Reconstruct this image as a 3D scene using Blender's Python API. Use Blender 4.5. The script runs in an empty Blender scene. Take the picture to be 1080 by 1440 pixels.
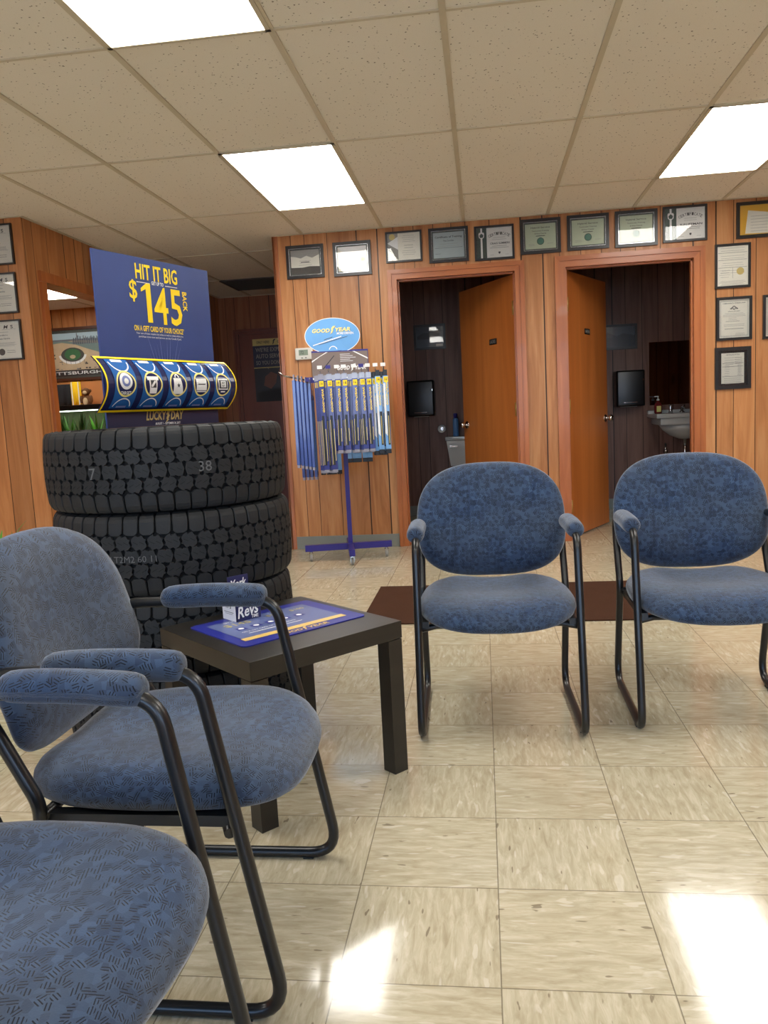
import bpy, bmesh, math, random
from mathutils import Vector, Matrix
random.seed(7)
PI=math.pi
S=bpy.context.scene
COL=S.collection
def lin(c):
    c=c/255.0
    return c/12.92 if c<=.04045 else ((c+.055)/1.055)**2.4
def rgb(r,g,b): return (lin(r),lin(g),lin(b),1)
# ---------------------------------------------------------------- materials
def newmat(n):
    m=bpy.data.materials.new(n); m.use_nodes=True
    return m,m.node_tree.nodes,m.node_tree.links,m.node_tree.nodes['Principled BSDF']
def plain(n,c,rough=.5,metal=0,coat=0,spec=.5,var=.06,bump=0,bscale=200,sheen=0):
    m,N,L,P=newmat(n)
    P.inputs['Roughness'].default_value=rough; P.inputs['Metallic'].default_value=metal
    P.inputs['Coat Weight'].default_value=coat; P.inputs['Specular IOR Level'].default_value=spec
    P.inputs['Sheen Weight'].default_value=sheen
    tc=N.new('ShaderNodeTexCoord'); no=N.new('ShaderNodeTexNoise'); no.inputs['Scale'].default_value=9; no.inputs['Detail'].default_value=4
    L.new(tc.outputs['Object'],no.inputs['Vector'])
    mx=N.new('ShaderNodeMix'); mx.data_type='RGBA'; mx.inputs[6].default_value=tuple(v*(1-var) for v in c[:3])+(1,); mx.inputs[7].default_value=tuple(min(1,v*(1+var)) for v in c[:3])+(1,)
    L.new(no.outputs['Fac'],mx.inputs[0]); L.new(mx.outputs[2],P.inputs['Base Color'])
    if bump:
        b=N.new('ShaderNodeBump'); b.inputs['Strength'].default_value=bump; b.inputs['Distance'].default_value=.002
        n2=N.new('ShaderNodeTexNoise'); n2.inputs['Scale'].default_value=bscale; L.new(tc.outputs['Object'],n2.inputs['Vector'])
        L.new(n2.outputs['Fac'],b.inputs['Height']); L.new(b.outputs[0],P.inputs['Normal'])
    return m
class G:
    def __init__(s,N,L): s.N=N; s.L=L
    def _in(s,sock,v):
        if isinstance(v,(int,float)): sock.default_value=v
        elif isinstance(v,tuple): sock.default_value=v
        else: s.L.new(v,sock)
    def m(s,op,a,b=0,c=0):
        n=s.N.new('ShaderNodeMath'); n.operation=op
        s._in(n.inputs[0],a); s._in(n.inputs[1],b); s._in(n.inputs[2],c); return n.outputs[0]
    def xyz(s,x,y,z):
        n=s.N.new('ShaderNodeCombineXYZ'); s._in(n.inputs[0],x); s._in(n.inputs[1],y); s._in(n.inputs[2],z); return n.outputs[0]
    def sep(s,v):
        n=s.N.new('ShaderNodeSeparateXYZ'); s.L.new(v,n.inputs[0]); return n.outputs
    def noise(s,v,sc,det=3,rough=.5,out='Fac',dist=0):
        n=s.N.new('ShaderNodeTexNoise'); s.L.new(v,n.inputs['Vector']); n.inputs['Scale'].default_value=sc; n.inputs['Detail'].default_value=det; n.inputs['Roughness'].default_value=rough; n.inputs['Distortion'].default_value=dist; return n.outputs[out]
    def ramp(s,f,stops,interp='LINEAR'):
        n=s.N.new('ShaderNodeValToRGB'); r=n.color_ramp; r.interpolation=interp
        while len(r.elements)<len(stops): r.elements.new(1)
        for e,(p,c) in zip(r.elements,stops): e.position=p; e.color=c if isinstance(c,tuple) else (c,c,c,1)
        s.L.new(f,n.inputs[0]); return n.outputs[0]
    def mix(s,f,a,b,mode='MIX'):
        n=s.N.new('ShaderNodeMix'); n.data_type='RGBA'; n.blend_type=mode; s._in(n.inputs[0],f); s._in(n.inputs[6],a); s._in(n.inputs[7],b); return n.outputs[2]
    def bump(s,h,st,d=.002):
        n=s.N.new('ShaderNodeBump'); n.inputs['Strength'].default_value=st; n.inputs['Distance'].default_value=d; s.L.new(h,n.inputs['Height']); return n.outputs[0]

def panel_mat(name,c1,c2,c3,rough=.38,offset=0.0):
    """grooved plank wall panelling; plank widths repeat every 4 ft"""
    m,N,L,P=newmat(name); g=G(N,L)
    tc=N.new('ShaderNodeTexCoord'); x,y,z=g.sep(tc.outputs['Object'])
    u=g.m('ADD',g.m('ADD',x,y),offset)
    per=1.2192
    f=g.m('FRACT',g.m('DIVIDE',g.m('ADD',u,100*per),per))
    gr=[0.0,.086,.231,.416,.545,.646,.77,.89]
    wn=N.new('ShaderNodeTexWhiteNoise'); wn.noise_dimensions='2D'
    idc=g.ramp(f,[(p,(.07+.1*i,)*3+(1,)) for i,p in enumerate(gr)],'CONSTANT')
    cell=g.m('FLOOR',g.m('DIVIDE',g.m('ADD',u,100*per),per))
    L.new(g.xyz(g.sep(idc)[0],cell,0),wn.inputs['Vector'])
    hw=.0028/per
    st=[]
    for p in gr: 
        if p==0: st.append((0,1)); st.append((hw,0))
        else: st.append((p-hw,1)); st.append((p+hw,0))
    st.append((1-hw,1))
    st=st[:32]
    gm=g.ramp(f,st,'CONSTANT')
    gm=g.sep(gm)[0]
    # grain
    gv=g.xyz(g.m('MULTIPLY',u,9),g.m('MULTIPLY',wn.outputs['Value'],37),g.m('MULTIPLY',z,.7))
    n1=g.noise(gv,1.6,5,.55,dist=1.3)
    n2=g.noise(g.xyz(g.m('MULTIPLY',u,60),g.m('MULTIPLY',wn.outputs['Value'],11),g.m('MULTIPLY',z,1.8)),1.6,4,.6)
    col=g.ramp(n1,[(.25,c1),(.5,c2),(.75,c3)])
    col=g.mix(g.m('MULTIPLY',n2,.35),col,tuple(v*.55 for v in c1[:3])+(1,))
    pb=g.m('ADD',g.m('MULTIPLY',wn.outputs['Value'],.36),.80)
    br=N.new('ShaderNodeHueSaturation'); L.new(col,br.inputs['Color']); L.new(pb,br.inputs['Value']); br.inputs['Saturation'].default_value=1
    col=br.outputs[0]
    # knots
    vo=N.new('ShaderNodeTexVoronoi'); vo.inputs['Scale'].default_value=1; 
    L.new(g.xyz(g.m('MULTIPLY',u,5.2),0,g.m('MULTIPLY',z,1.7)),vo.inputs['Vector'])
    kn=g.ramp(vo.outputs['Distance'],[(.0,1.0),(.07,.75),(.13,.12),(.22,0.0)])
    kr=g.m('GREATER_THAN',g.sep(vo.outputs['Color'])[0],.45)
    kf=g.m('MULTIPLY',g.sep(kn)[0],g.m('MULTIPLY',kr,.6))
    col=g.mix(kf,col,tuple(v*.28 for v in c1[:3])+(1,))
    col=g.mix(gm,col,tuple(v*.10 for v in c1[:3])+(1,))
    L.new(col,P.inputs['Base Color'])
    P.inputs['Roughness'].default_value=rough; P.inputs['Specular IOR Level'].default_value=.35
    L.new(g.bump(g.m('SUBTRACT',g.m('MULTIPLY',n2,.15),gm),.5,.002),P.inputs['Normal'])
    return m
def wood_mat(name,c1,c2,rough=.35,vert=True,sc=1.0,coat=0.1):
    m,N,L,P=newmat(name); g=G(N,L)
    tc=N.new('ShaderNodeTexCoord'); x,y,z=g.sep(tc.outputs['Object'])
    if vert: v=g.xyz(g.m('MULTIPLY',x,14*sc),g.m('MULTIPLY',y,14*sc),g.m('MULTIPLY',z,.9*sc))
    else: v=g.xyz(g.m('MULTIPLY',x,.9*sc),g.m('MULTIPLY',y,9*sc),g.m('MULTIPLY',z,14*sc))
    n=g.noise(v,1.0,6,.6,dist=.8)
    L.new(g.ramp(n,[(.3,c1),(.7,c2)]),P.inputs['Base Color'])
    P.inputs['Roughness'].default_value=rough; P.inputs['Coat Weight'].default_value=coat
    return m
def fabric_mat():
    m,N,L,P=newmat('blue_fabric'); g=G(N,L)
    uv=N.new('ShaderNodeUVMap'); uv.uv_map='UVMap'
    u,v,_=g.sep(uv.outputs['UV'])
    base=uv.outputs['UV']
    vo=N.new('ShaderNodeTexVoronoi'); vo.voronoi_dimensions='2D'; vo.inputs['Scale'].default_value=80; vo.inputs['Randomness'].default_value=.8
    L.new(base,vo.inputs['Vector'])
    rnd=g.sep(vo.outputs['Color'])
    ang=g.m('MULTIPLY',g.m('FLOOR',g.m('MULTIPLY',rnd[0],3.99)),PI/4)
    ang=g.m('ADD',ang,.35)
    du=g.m('MULTIPLY',g.m('ADD',g.m('MULTIPLY',u,g.m('COSINE',ang)),g.m('MULTIPLY',v,g.m('SINE',ang))),1)
    w=g.m('SINE',g.m('MULTIPLY',du,1350))
    line=g.m('GREATER_THAN',w,.38)
    inside=g.m('LESS_THAN',vo.outputs['Distance'],.50)
    pres=g.m('GREATER_THAN',rnd[1],.28)
    dash=g.m('MULTIPLY',line,g.m('MULTIPLY',inside,pres))
    wearn=g.noise(base,5.5,3,.55)
    wear=g.sep(g.ramp(wearn,[(.38,0.0),(.66,1.0)]))[0]
    fine=g.noise(base,420,2,.6)
    vo2=N.new('ShaderNodeTexVoronoi'); vo2.voronoi_dimensions='2D'; vo2.inputs['Scale'].default_value=80; L.new(base,vo2.inputs['Vector'])
    blotch=g.sep(vo2.outputs['Color'])[0]
    c=g.mix(g.m('MULTIPLY',blotch,.9),rgb(36,52,78),rgb(64,86,116))
    c=g.mix(g.m('MULTIPLY',wear,.5),c,rgb(72,82,94))
    c=g.mix(g.m('MULTIPLY',fine,.28),c,rgb(36,46,70))
    c=g.mix(g.m('MULTIPLY',dash,.95),c,rgb(12,15,24))
    L.new(c,P.inputs['Base Color'])
    P.inputs['Roughness'].default_value=.92; P.inputs['Specular IOR Level'].default_value=.15
    P.inputs['Sheen Weight'].default_value=.35; P.inputs['Sheen Roughness'].default_value=.5
    L.new(g.bump(g.m('SUBTRACT',g.m('MULTIPLY',fine,.4),g.m('MULTIPLY',dash,.8)),.5,.0015),P.inputs['Normal'])
    return m
T=.3048; FX0,FY0=-.0027,2.2533
def floor_mat():
    m,N,L,P=newmat('vinyl_tile'); g=G(N,L)
    tc=N.new('ShaderNodeTexCoord'); x,y,z=g.sep(tc.outputs['Object'])
    a=g.m('DIVIDE',g.m('ADD',x,100*T-FX0),T); b=g.m('DIVIDE',g.m('ADD',y,100*T-FY0),T)
    ia=g.m('FLOOR',a); ib=g.m('FLOOR',b)
    par=g.m('MODULO',g.m('ADD',g.m('ADD',ia,ib),1),2)
    fa=g.m('FRACT',a); fb=g.m('FRACT',b)
    wn=N.new('ShaderNodeTexWhiteNoise'); wn.noise_dimensions='2D'; L.new(g.xyz(ia,ib,0),wn.inputs['Vector'])
    r=wn.outputs['Value']
    p=g.m('ADD',g.m('MULTIPLY',x,par),g.m('MULTIPLY',y,g.m('SUBTRACT',1,par)))
    q=g.m('ADD',g.m('MULTIPLY',y,par),g.m('MULTIPLY',x,g.m('SUBTRACT',1,par)))
    off=g.m('MULTIPLY',r,50)
    v=g.xyz(g.m('ADD',g.m('MULTIPLY',p,30),off),g.m('ADD',g.m('MULTIPLY',q,5.5),off),r)
    n1=g.noise(v,2.2,4,.65,dist=.6)
    v2=g.xyz(g.m('ADD',g.m('MULTIPLY',p,26),off),g.m('ADD',g.m('MULTIPLY',q,7),off),r)
    n2=g.noise(v2,3.0,1,.5)
    n3=g.noise(v2,1.9,1,.5,out='Fac',dist=.3)
    col=g.ramp(n1,[(.28,rgb(168,156,130)),(.5,rgb(188,178,152)),(.72,rgb(206,198,176))])
    lt=g.sep(g.ramp(n3,[(.66,0.0),(.70,1.0)]))[0]
    col=g.mix(g.m('MULTIPLY',lt,.45),col,rgb(222,217,202))
    dk=g.sep(g.ramp(n2,[(.735,0.0),(.765,1.0)]))[0]
    col=g.mix(g.m('MULTIPLY',dk,.62),col,rgb(98,84,66))
    big=g.noise(tc.outputs['Object'],1.4,3,.5)
    col=g.mix(g.m('MULTIPLY',g.sep(g.ramp(big,[(.5,0.0),(.75,1.0)]))[0],.22),col,rgb(150,125,95))
    e=.0042
    d1=g.m('MINIMUM',g.m('MINIMUM',fa,g.m('SUBTRACT',1,fa)),g.m('MINIMUM',fb,g.m('SUBTRACT',1,fb)))
    gl=g.m('LESS_THAN',d1,e)
    col=g.mix(g.m('MULTIPLY',gl,.62),col,rgb(70,60,46))
    L.new(col,P.inputs['Base Color'])
    rr=g.m('ADD',.05,g.m('MULTIPLY',g.noise(tc.outputs['Object'],7,4,.6),.10))
    L.new(rr,P.inputs['Roughness'])
    P.inputs['Specular IOR Level'].default_value=.75
    wav=g.noise(tc.outputs['Object'],9,2,.5)
    L.new(g.bump(g.m('SUBTRACT',g.m('MULTIPLY',wav,.8),gl),.12,.002),P.inputs['Normal'])
    return m
def ceil_mat():
    m,N,L,P=newmat('acoustic_tile'); g=G(N,L)
    tc=N.new('ShaderNodeTexCoord'); o=tc.outputs['Object']
    vo=N.new('ShaderNodeTexVoronoi'); vo.inputs['Scale'].default_value=52
    n=g.noise(o,60,2,.5,out='Color'); L.new(g.mix(.012,o,n),vo.inputs['Vector'])
    mask=g.m('GREATER_THAN',g.noise(o,38,2,.6),.50)
    sp=g.m('MULTIPLY',g.m('LESS_THAN',vo.outputs['Distance'],.17),mask)
    vo2=N.new('ShaderNodeTexVoronoi'); vo2.inputs['Scale'].default_value=170; L.new(o,vo2.inputs['Vector'])
    sp2=g.m('LESS_THAN',vo2.outputs['Distance'],.13)
    c=g.mix(g.noise(o,1.2,3),rgb(234,230,218),rgb(240,236,226))
    c=g.mix(g.m('MULTIPLY',sp,.8),c,rgb(92,82,66)); c=g.mix(g.m('MULTIPLY',sp2,.3),c,rgb(120,110,92))
    L.new(c,P.inputs['Base Color']); P.inputs['Roughness'].default_value=.95; P.inputs['Specular IOR Level'].default_value=.1
    return m
def emis(n,c,s):
    m,N,L,P=newmat(n); P.inputs['Base Color'].default_value=c
    P.inputs['Emission Color'].default_value=c; P.inputs['Emission Strength'].default_value=s; return m
def glass_mat(n,tint=(1,1,1,1),spec=1.45,rough=.02):
    m=bpy.data.materials.new(n); m.use_nodes=True; N=m.node_tree.nodes; L=m.node_tree.links
    N.remove(N['Principled BSDF']); o=N['Material Output']
    t=N.new('ShaderNodeBsdfTransparent'); t.inputs[0].default_value=tint
    gl=N.new('ShaderNodeBsdfGlossy'); gl.inputs['Roughness'].default_value=rough
    f=N.new('ShaderNodeFresnel'); f.inputs[0].default_value=spec
    mx=N.new('ShaderNodeMixShader'); L.new(f.outputs[0],mx.inputs[0]); L.new(t.outputs[0],mx.inputs[1]); L.new(gl.outputs[0],mx.inputs[2]); L.new(mx.outputs[0],o.inputs[0])
    return m
M={}
M['panel']=panel_mat('wall_panelling',rgb(166,106,62),rgb(198,137,85),rgb(216,162,110),offset=.1248)
M['panel_left']=panel_mat('wall_panelling_left',rgb(162,102,58),rgb(192,128,76),rgb(208,150,98),offset=.31)
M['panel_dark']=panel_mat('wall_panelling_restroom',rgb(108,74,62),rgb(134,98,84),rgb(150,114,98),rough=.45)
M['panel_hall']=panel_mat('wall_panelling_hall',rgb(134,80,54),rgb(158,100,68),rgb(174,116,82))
M['casing']=wood_mat('door_casing',rgb(152,84,42),rgb(186,112,60),.32)
M['casingx']=wood_mat('door_casing_head',rgb(152,84,42),rgb(186,112,60),.32,vert=False)
M['door']=wood_mat('door_veneer',rgb(166,92,40),rgb(198,120,60),.3,sc=.45)
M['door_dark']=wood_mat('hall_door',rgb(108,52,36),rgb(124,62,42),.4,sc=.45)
M['floor']=floor_mat(); M['ceil']=ceil_mat(); M['fabric']=fabric_mat()
M['tbar']=plain('ceiling_bar',rgb(206,198,176),.5)
M['black']=plain('black_powder_coat',rgb(22,23,25),.32,coat=.1)
M['blackp']=plain('black_plastic',rgb(12,12,13),.3)
M['frame']=plain('black_frame',rgb(26,24,24),.35)
M['silver']=plain('silver_trim',rgb(170,172,176),.25,.9)
M['gold']=plain('gold',rgb(196,176,110),.4,.3)
M['brass']=plain('brass',rgb(178,142,80),.35,.7)
M['chrome']=plain('chrome',rgb(210,208,204),.12,1)
M['paper']=plain('paper',rgb(226,222,208),.45)
M['paperg']=plain('paper_green',rgb(190,200,172),.45,var=.12)
M['paperb']=plain('paper_blue',rgb(168,182,184),.45)
M['paperw']=plain('paper_white',rgb(228,226,220),.45)
M['grey']=plain('grey',rgb(150,148,142),.6)
M['dgrey']=plain('dark_grey_print',rgb(70,68,66),.6)
M['ink']=plain('ink',rgb(40,40,44),.6)
M['dgreen']=plain('dark_green',rgb(44,70,62),.5)
M['teal']=plain('teal_seal',rgb(70,128,110),.5)
M['yellowp']=plain('yellow_paper',rgb(222,170,40),.5)
M['rubber']=plain('tyre_rubber',rgb(33,34,35),.62,spec=.3,var=.2,bump=.25,bscale=300)
M['rubberd']=plain('tyre_groove',rgb(14,14,15),.75,spec=.2)
M['chalk']=plain('chalk_print',rgb(92,92,92),.8)
M['navy']=plain('navy_board',rgb(44,66,124),.35,var=.14)
M['navyd']=plain('dark_navy',rgb(34,38,68),.35)
M['reel']=plain('reel_blue',rgb(38,92,156),.25,var=.2)
M['reeld']=plain('reel_dark',rgb(30,36,78),.22)
M['yellow']=plain('yellow',rgb(250,214,10),.4)
M['cream']=plain('pale_yellow',rgb(232,220,130),.4)
M['white']=plain('white',rgb(232,232,230),.4)
M['lblue']=plain('light_blue_print',rgb(92,140,200),.5)
M['ray']=plain('ray_print',rgb(112,124,176),.4)
M['table']=wood_mat('table_black',rgb(28,25,22),rgb(38,35,30),.38,vert=False,coat=0)
M['mblue']=plain('mat_blue',rgb(40,46,136),.3)
M['mgrey']=plain('mat_panel',rgb(92,104,150),.3,var=.15)
M['mgold']=plain('mat_gold',rgb(214,180,100),.35)
M['mgoldd']=plain('mat_pale_gold',rgb(176,166,110),.35)
M['rug']=plain('brown_mat',rgb(70,46,34),.95,spec=.1,bump=.6,bscale=400,var=.12)
M['purple']=plain('purple_steel',rgb(44,38,122),.35)
M['base']=plain('grey_vinyl_base',rgb(128,132,126),.5)
M['plastic_w']=plain('white_plastic',rgb(226,224,216),.4)
M['lcd']=plain('lcd',rgb(134,150,130),.3)
M['pack']=plain('pack_blue',rgb(48,58,128),.22,coat=.6,var=.2)
M['packl']=plain('pack_light_blue',rgb(110,160,214),.2,coat=.7,var=.2)
M['packe']=plain('pack_edge_blue',rgb(66,90,158),.2,coat=.7,var=.25)
M['clear']=plain('clear_plastic',rgb(150,150,165),.15,coat=.8,var=.3)
M['packk']=plain('pack_black',rgb(20,20,22),.3)
M['road']=plain('road_print',rgb(118,102,94),.3,var=.2)
M['sky_oval']=plain('oval_blue',rgb(98,156,212),.3,var=.12)
M['porcelain']=plain('porcelain',rgb(205,205,200),.15,coat=.5)
M['mirror']=plain('mirror',rgb(170,170,170),.03,1,var=0)
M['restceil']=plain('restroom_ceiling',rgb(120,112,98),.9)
M['dpic']=plain('dark_picture',rgb(72,82,92),.3,var=.3)
M['dpic2']=plain('dark_picture_hill',rgb(40,48,56),.3)
M['soap']=plain('soap_red',rgb(130,40,40),.2)
M['cardw']=plain('card_white',rgb(222,222,226),.4)
M['cardn']=plain('card_navy',rgb(36,40,84),.4)
M['plush']=plain('plush_brown',rgb(110,72,40),.95,bump=.5,bscale=150)
M['plushl']=plain('plush_tan',rgb(205,180,140),.95)
M['cloth']=plain('black_cloth',rgb(30,30,34),.9)
M['ycloth']=plain('yellow_cloth',rgb(240,196,20),.9)
M['stone']=plain('photo_tan',rgb(196,172,140),.4,var=.2)
M['water']=plain('photo_river',rgb(120,140,134),.4)
M['haze']=plain('photo_sky',rgb(182,204,212),.4)
M['city']=plain('photo_city',rgb(112,118,124),.4,var=.3)
M['cityd']=plain('photo_towers',rgb(70,82,96),.4,var=.3)
M['green']=plain('photo_green',rgb(52,104,66),.4)
M['leaf']=plain('leaf',rgb(88,150,40),.4,var=.3)
M['leafd']=plain('leaf_dark',rgb(40,84,30),.45,var=.3)
M['tan']=plain('orange_board',rgb(196,128,70),.6)
M['matgrey']=plain('mat_board',rgb(70,78,74),.6)
M['tankback']=plain('tank_back',rgb(74,84,50),.6,var=.3)
M['gravel']=plain('gravel',rgb(120,110,90),.9,var=.4,bump=.8,bscale=90)
M['glass']=glass_mat('frame_glass'); M['tglass']=glass_mat('tank_glass',(.93,.97,.94,1))
M['lamp']=emis('light_diffuser',(1,.97,.91,1),10.5)
M['poster_dark']=plain('poster_dark',rgb(34,32,40),.35,var=.3)
M['skin']=plain('poster_skin',rgb(120,70,50),.4)
M['pale']=plain('pale_metal',rgb(176,178,150),.5)
M['outdoor']=plain('concrete_lot',rgb(190,186,176),.9)  # pale tone chosen to throw daylight up through the windows
M['brown']=plain('wood_frame',rgb(80,42,24),.4)
# ---------------------------------------------------------------- geometry helpers
class MB:
    def __init__(s): s.bm=bmesh.new(); s.uv=None
    def v(s,p): return s.bm.verts.new(p)
    def f(s,vs,mi=0,sm=False):
        try: fc=s.bm.faces.new(vs)
        except ValueError: return None
        fc.material_index=mi; fc.smooth=sm; return fc
    def box(s,x0,x1,y0,y1,z0,z1,mi=0,mat=None,bev=0):
        c=[(x,y,z) for x in (x0,x1) for y in (y0,y1) for z in (z0,z1)]
        vs=[s.v(mat@Vector(p) if mat else p) for p in c]
        fs=[s.f([vs[i] for i in q],mi) for q in ((0,1,3,2),(4,6,7,5),(0,4,5,1),(2,3,7,6),(0,2,6,4),(1,5,7,3))]
        if bev:
            es=list({e for fc in fs for e in fc.edges})
            r=bmesh.ops.bevel(s.bm,geom=es,offset=bev,segments=2,profile=.7,affect='EDGES')
            for fc in r['faces']: fc.material_index=mi
        return s
    def tube(s,pts,r,seg=12,closed=False,mi=0,cap=True):
        pts=[Vector(p) for p in pts]; n=len(pts)
        rings=[]; prev=None
        for i,p in enumerate(pts):
            if closed: d=(pts[(i+1)%n]-pts[i-1])
            else: d=pts[min(i+1,n-1)]-pts[max(i-1,0)]
            d.normalize()
            if prev is None:
                a=Vector((0,0,1)) if abs(d.z)<.9 else Vector((1,0,0))
                nx=d.cross(a).normalized()
            else:
                nx=(prev-d*prev.dot(d)).normalized()
            prev=nx; ny=d.cross(nx)
            rr=r[i] if isinstance(r,(list,tuple)) else r
            rings.append([s.v(p+(nx*math.cos(2*PI*k/seg)+ny*math.sin(2*PI*k/seg))*rr) for k in range(seg)])
        m=n if closed else n-1
        for i in range(m):
            A=rings[i]; B=rings[(i+1)%n]
            for k in range(seg): s.f([A[k],A[(k+1)%seg],B[(k+1)%seg],B[k]],mi,True)
        if cap and not closed:
            s.f(rings[0][::-1],mi); s.f(rings[-1],mi)
        return s
    def cyl(s,p0,p1,r,seg=16,mi=0,r1=None): return s.tube([p0,p1],[r,r if r1 is None else r1],seg,mi=mi)
    def lathe(s,prof,c=(0,0,0),axis='z',seg=24,mi=0,closed=False,sc=(1,1)):
        rings=[]
        for (r,h) in prof:
            ring=[]
            for k in range(seg):
                a=2*PI*k/seg; x=r*math.cos(a)*sc[0]; y=r*math.sin(a)*sc[1]
                p={'z':(x,y,h),'y':(x,h,y),'x':(h,x,y)}[axis]
                ring.append(s.v(Vector(p)+Vector(c)))
            rings.append(ring)
        m=len(prof) if closed else len(prof)-1
        for i in range(m):
            A=rings[i]; B=rings[(i+1)%len(prof)]
            for k in range(seg): s.f([A[k],A[(k+1)%seg],B[(k+1)%seg],B[k]],mi,True)
        if not closed:
            if prof[0][0]>1e-5: s.f(rings[0][::-1],mi)
            if prof[-1][0]>1e-5: s.f(rings[-1],mi)
        return s
    def prism(s,poly,fn,h0,h1,mi=0):
        a=[s.v(fn(x,y,h0)) for x,y in poly]; b=[s.v(fn(x,y,h1)) for x,y in poly]
        s.f(a[::-1],mi); s.f(b,mi); n=len(poly)
        for i in range(n): s.f([a[i],a[(i+1)%n],b[(i+1)%n],b[i]],mi)
        return s
    def ell(s,c,r,seg=16,rings=10,mi=0):
        prof=[(max(1e-6,math.sin(PI*i/rings)),-math.cos(PI*i/rings)) for i in range(rings+1)]
        rg=[[s.v((c[0]+r[0]*p*math.cos(2*PI*k/seg),c[1]+r[1]*p*math.sin(2*PI*k/seg),c[2]+r[2]*h)) for k in range(seg)] for p,h in prof]
        for i in range(rings):
            for k in range(seg): s.f([rg[i][k],rg[i][(k+1)%seg],rg[i+1][(k+1)%seg],rg[i+1][k]],mi,True)
        return s
    def obj(s,name,mats,parent=None,smooth=False,clean=True):
        if clean: bmesh.ops.remove_doubles(s.bm,verts=s.bm.verts,dist=1e-6)
        bmesh.ops.recalc_face_normals(s.bm,faces=s.bm.faces)
        me=bpy.data.meshes.new(name); s.bm.to_mesh(me); s.bm.free()
        for m in (mats if isinstance(mats,(list,tuple)) else [mats]): me.materials.append(M[m] if isinstance(m,str) else m)
        if smooth:
            for p in me.polygons: p.use_smooth=True
        o=bpy.data.objects.new(name,me); COL.objects.link(o)
        if parent: o.parent=parent
        return o
def thing(name,label,cat,loc=(0,0,0),rz=0,group=None):
    o=bpy.data.objects.new(name,None); COL.objects.link(o); o.empty_display_size=.1
    o.location=loc; o.rotation_euler=(0,0,rz); o['label']=label; o['category']=cat
    if group: o['group']=group
    return o
def tag(o,label,cat,group=None):
    o['label']=label; o['category']=cat
    if group: o['group']=group
    return o
SLAB={}
def struct(o,label=None,cat='room'):
    o['kind']='structure'; o['label']=label or o.name.replace('_',' '); o['category']=cat; return o
def dup(root,loc=None,rz=None,label=None,group=None):
    r=root.copy(); COL.objects.link(r)
    if loc is not None: r.location=loc
    if rz is not None: r.rotation_euler=(0,0,rz)
    if label: r['label']=label
    if group: r['group']=group
    for ch in list(root.children):
        c=ch.copy(); COL.objects.link(c); c.parent=r
        for gch in ch.children:
            d=gch.copy(); COL.objects.link(d); d.parent=c
    return r
_tc={}
def text_geo(body,bold):
    k=(body,bold)
    if k in _tc: return _tc[k]
    cu=bpy.data.curves.new('t','FONT'); cu.body=body; cu.size=1; cu.offset=bold; cu.resolution_u=2
    o=bpy.data.objects.new('t',cu); COL.objects.link(o)
    bpy.context.view_layer.update()
    me=bpy.data.meshes.new_from_object(o.evaluated_get(bpy.context.evaluated_depsgraph_get()))
    vs=[v.co.copy() for v in me.vertices]; fs=[tuple(p.vertices) for p in me.polygons]
    bpy.data.objects.remove(o); bpy.data.curves.remove(cu); bpy.data.meshes.remove(me)
    _tc[k]=(vs,fs); return _tc[k]
def text(mb,body,fn,cx,cy,h,w=None,mi=0,lay=.001,bold=.01,shear=0,rot=0,align='C'):
    """flat lettering centred at (cx,cy), cap height h, optional total width w"""
    vs,fs=text_geo(body,bold)
    if not vs: return
    x0=min(v.x for v in vs); x1=max(v.x for v in vs); y0=min(v.y for v in vs); y1=max(v.y for v in vs)
    sy=h/(y1-y0); sx=sy if w is None else w/(x1-x0)
    ca,sa=math.cos(rot),math.sin(rot); out=[]
    for v in vs:
        ax={'C':(x0+x1)/2,'L':x0,'R':x1}[align]
        a=(v.x-ax)*sx; b=(v.y-(y0+y1)/2)*sy; a+=shear*b
        out.append(mb.v(fn(cx+a*ca-b*sa,cy+a*sa+b*ca,lay)))
    for f in fs: mb.f([out[i] for i in f],mi)
def rect(mb,fn,x0,x1,y0,y1,mi=0,lay=.001,nx=1,ny=1):
    gr=[[mb.v(fn(x0+(x1-x0)*i/nx,y0+(y1-y0)*j/ny,lay)) for j in range(ny+1)] for i in range(nx+1)]
    for i in range(nx):
        for j in range(ny): mb.f([gr[i][j],gr[i+1][j],gr[i+1][j+1],gr[i][j+1]],mi)
def poly(mb,fn,pts,mi=0,lay=.001): mb.f([mb.v(fn(x,y,lay)) for x,y in pts],mi)
def disc(mb,fn,cx,cy,rx,ry=None,mi=0,lay=.001,n=28): poly(mb,fn,[(cx+rx*math.cos(2*PI*k/n),cy+(ry or rx)*math.sin(2*PI*k/n)) for k in range(n)],mi,lay)
def ring(mb,fn,cx,cy,rx,ry,w,mi=0,lay=.001,n=36,a0=0,a1=2*PI,clip=None):
    A=[];B=[]
    for k in range(n+1):
        a=a0+(a1-a0)*k/n
        A.append((cx+rx*math.cos(a),cy+ry*math.sin(a))); B.append((cx+(rx-w)*math.cos(a),cy+(ry-w)*math.sin(a)))
    for k in range(n): poly(mb,fn,[A[k],A[k+1],B[k+1],B[k]],mi,lay)
FR=lambda x,y,h: Vector((x,-h,y))       # local plane facing -y
UP=lambda x,y,h: Vector((x,y,h))        # horizontal plane facing up
def wingfoot(mb,fn,cx,cy,h,mi,lay=.0012):
    p=[(-.34,-.62),(-.14,-.28),(-.24,-.27),(-.04,.04),(-.18,.07),(-.02,.42),(.18,.60),(.62,.66),(.40,.53),(.54,.48),(.30,.39),(.42,.32),(.2,.25),(.10,.05),(.22,.03),(.0,-.30),(.10,-.32)]
    poly(mb,fn,[(cx+a*h,cy+b*h) for a,b in p],mi,lay)
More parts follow.
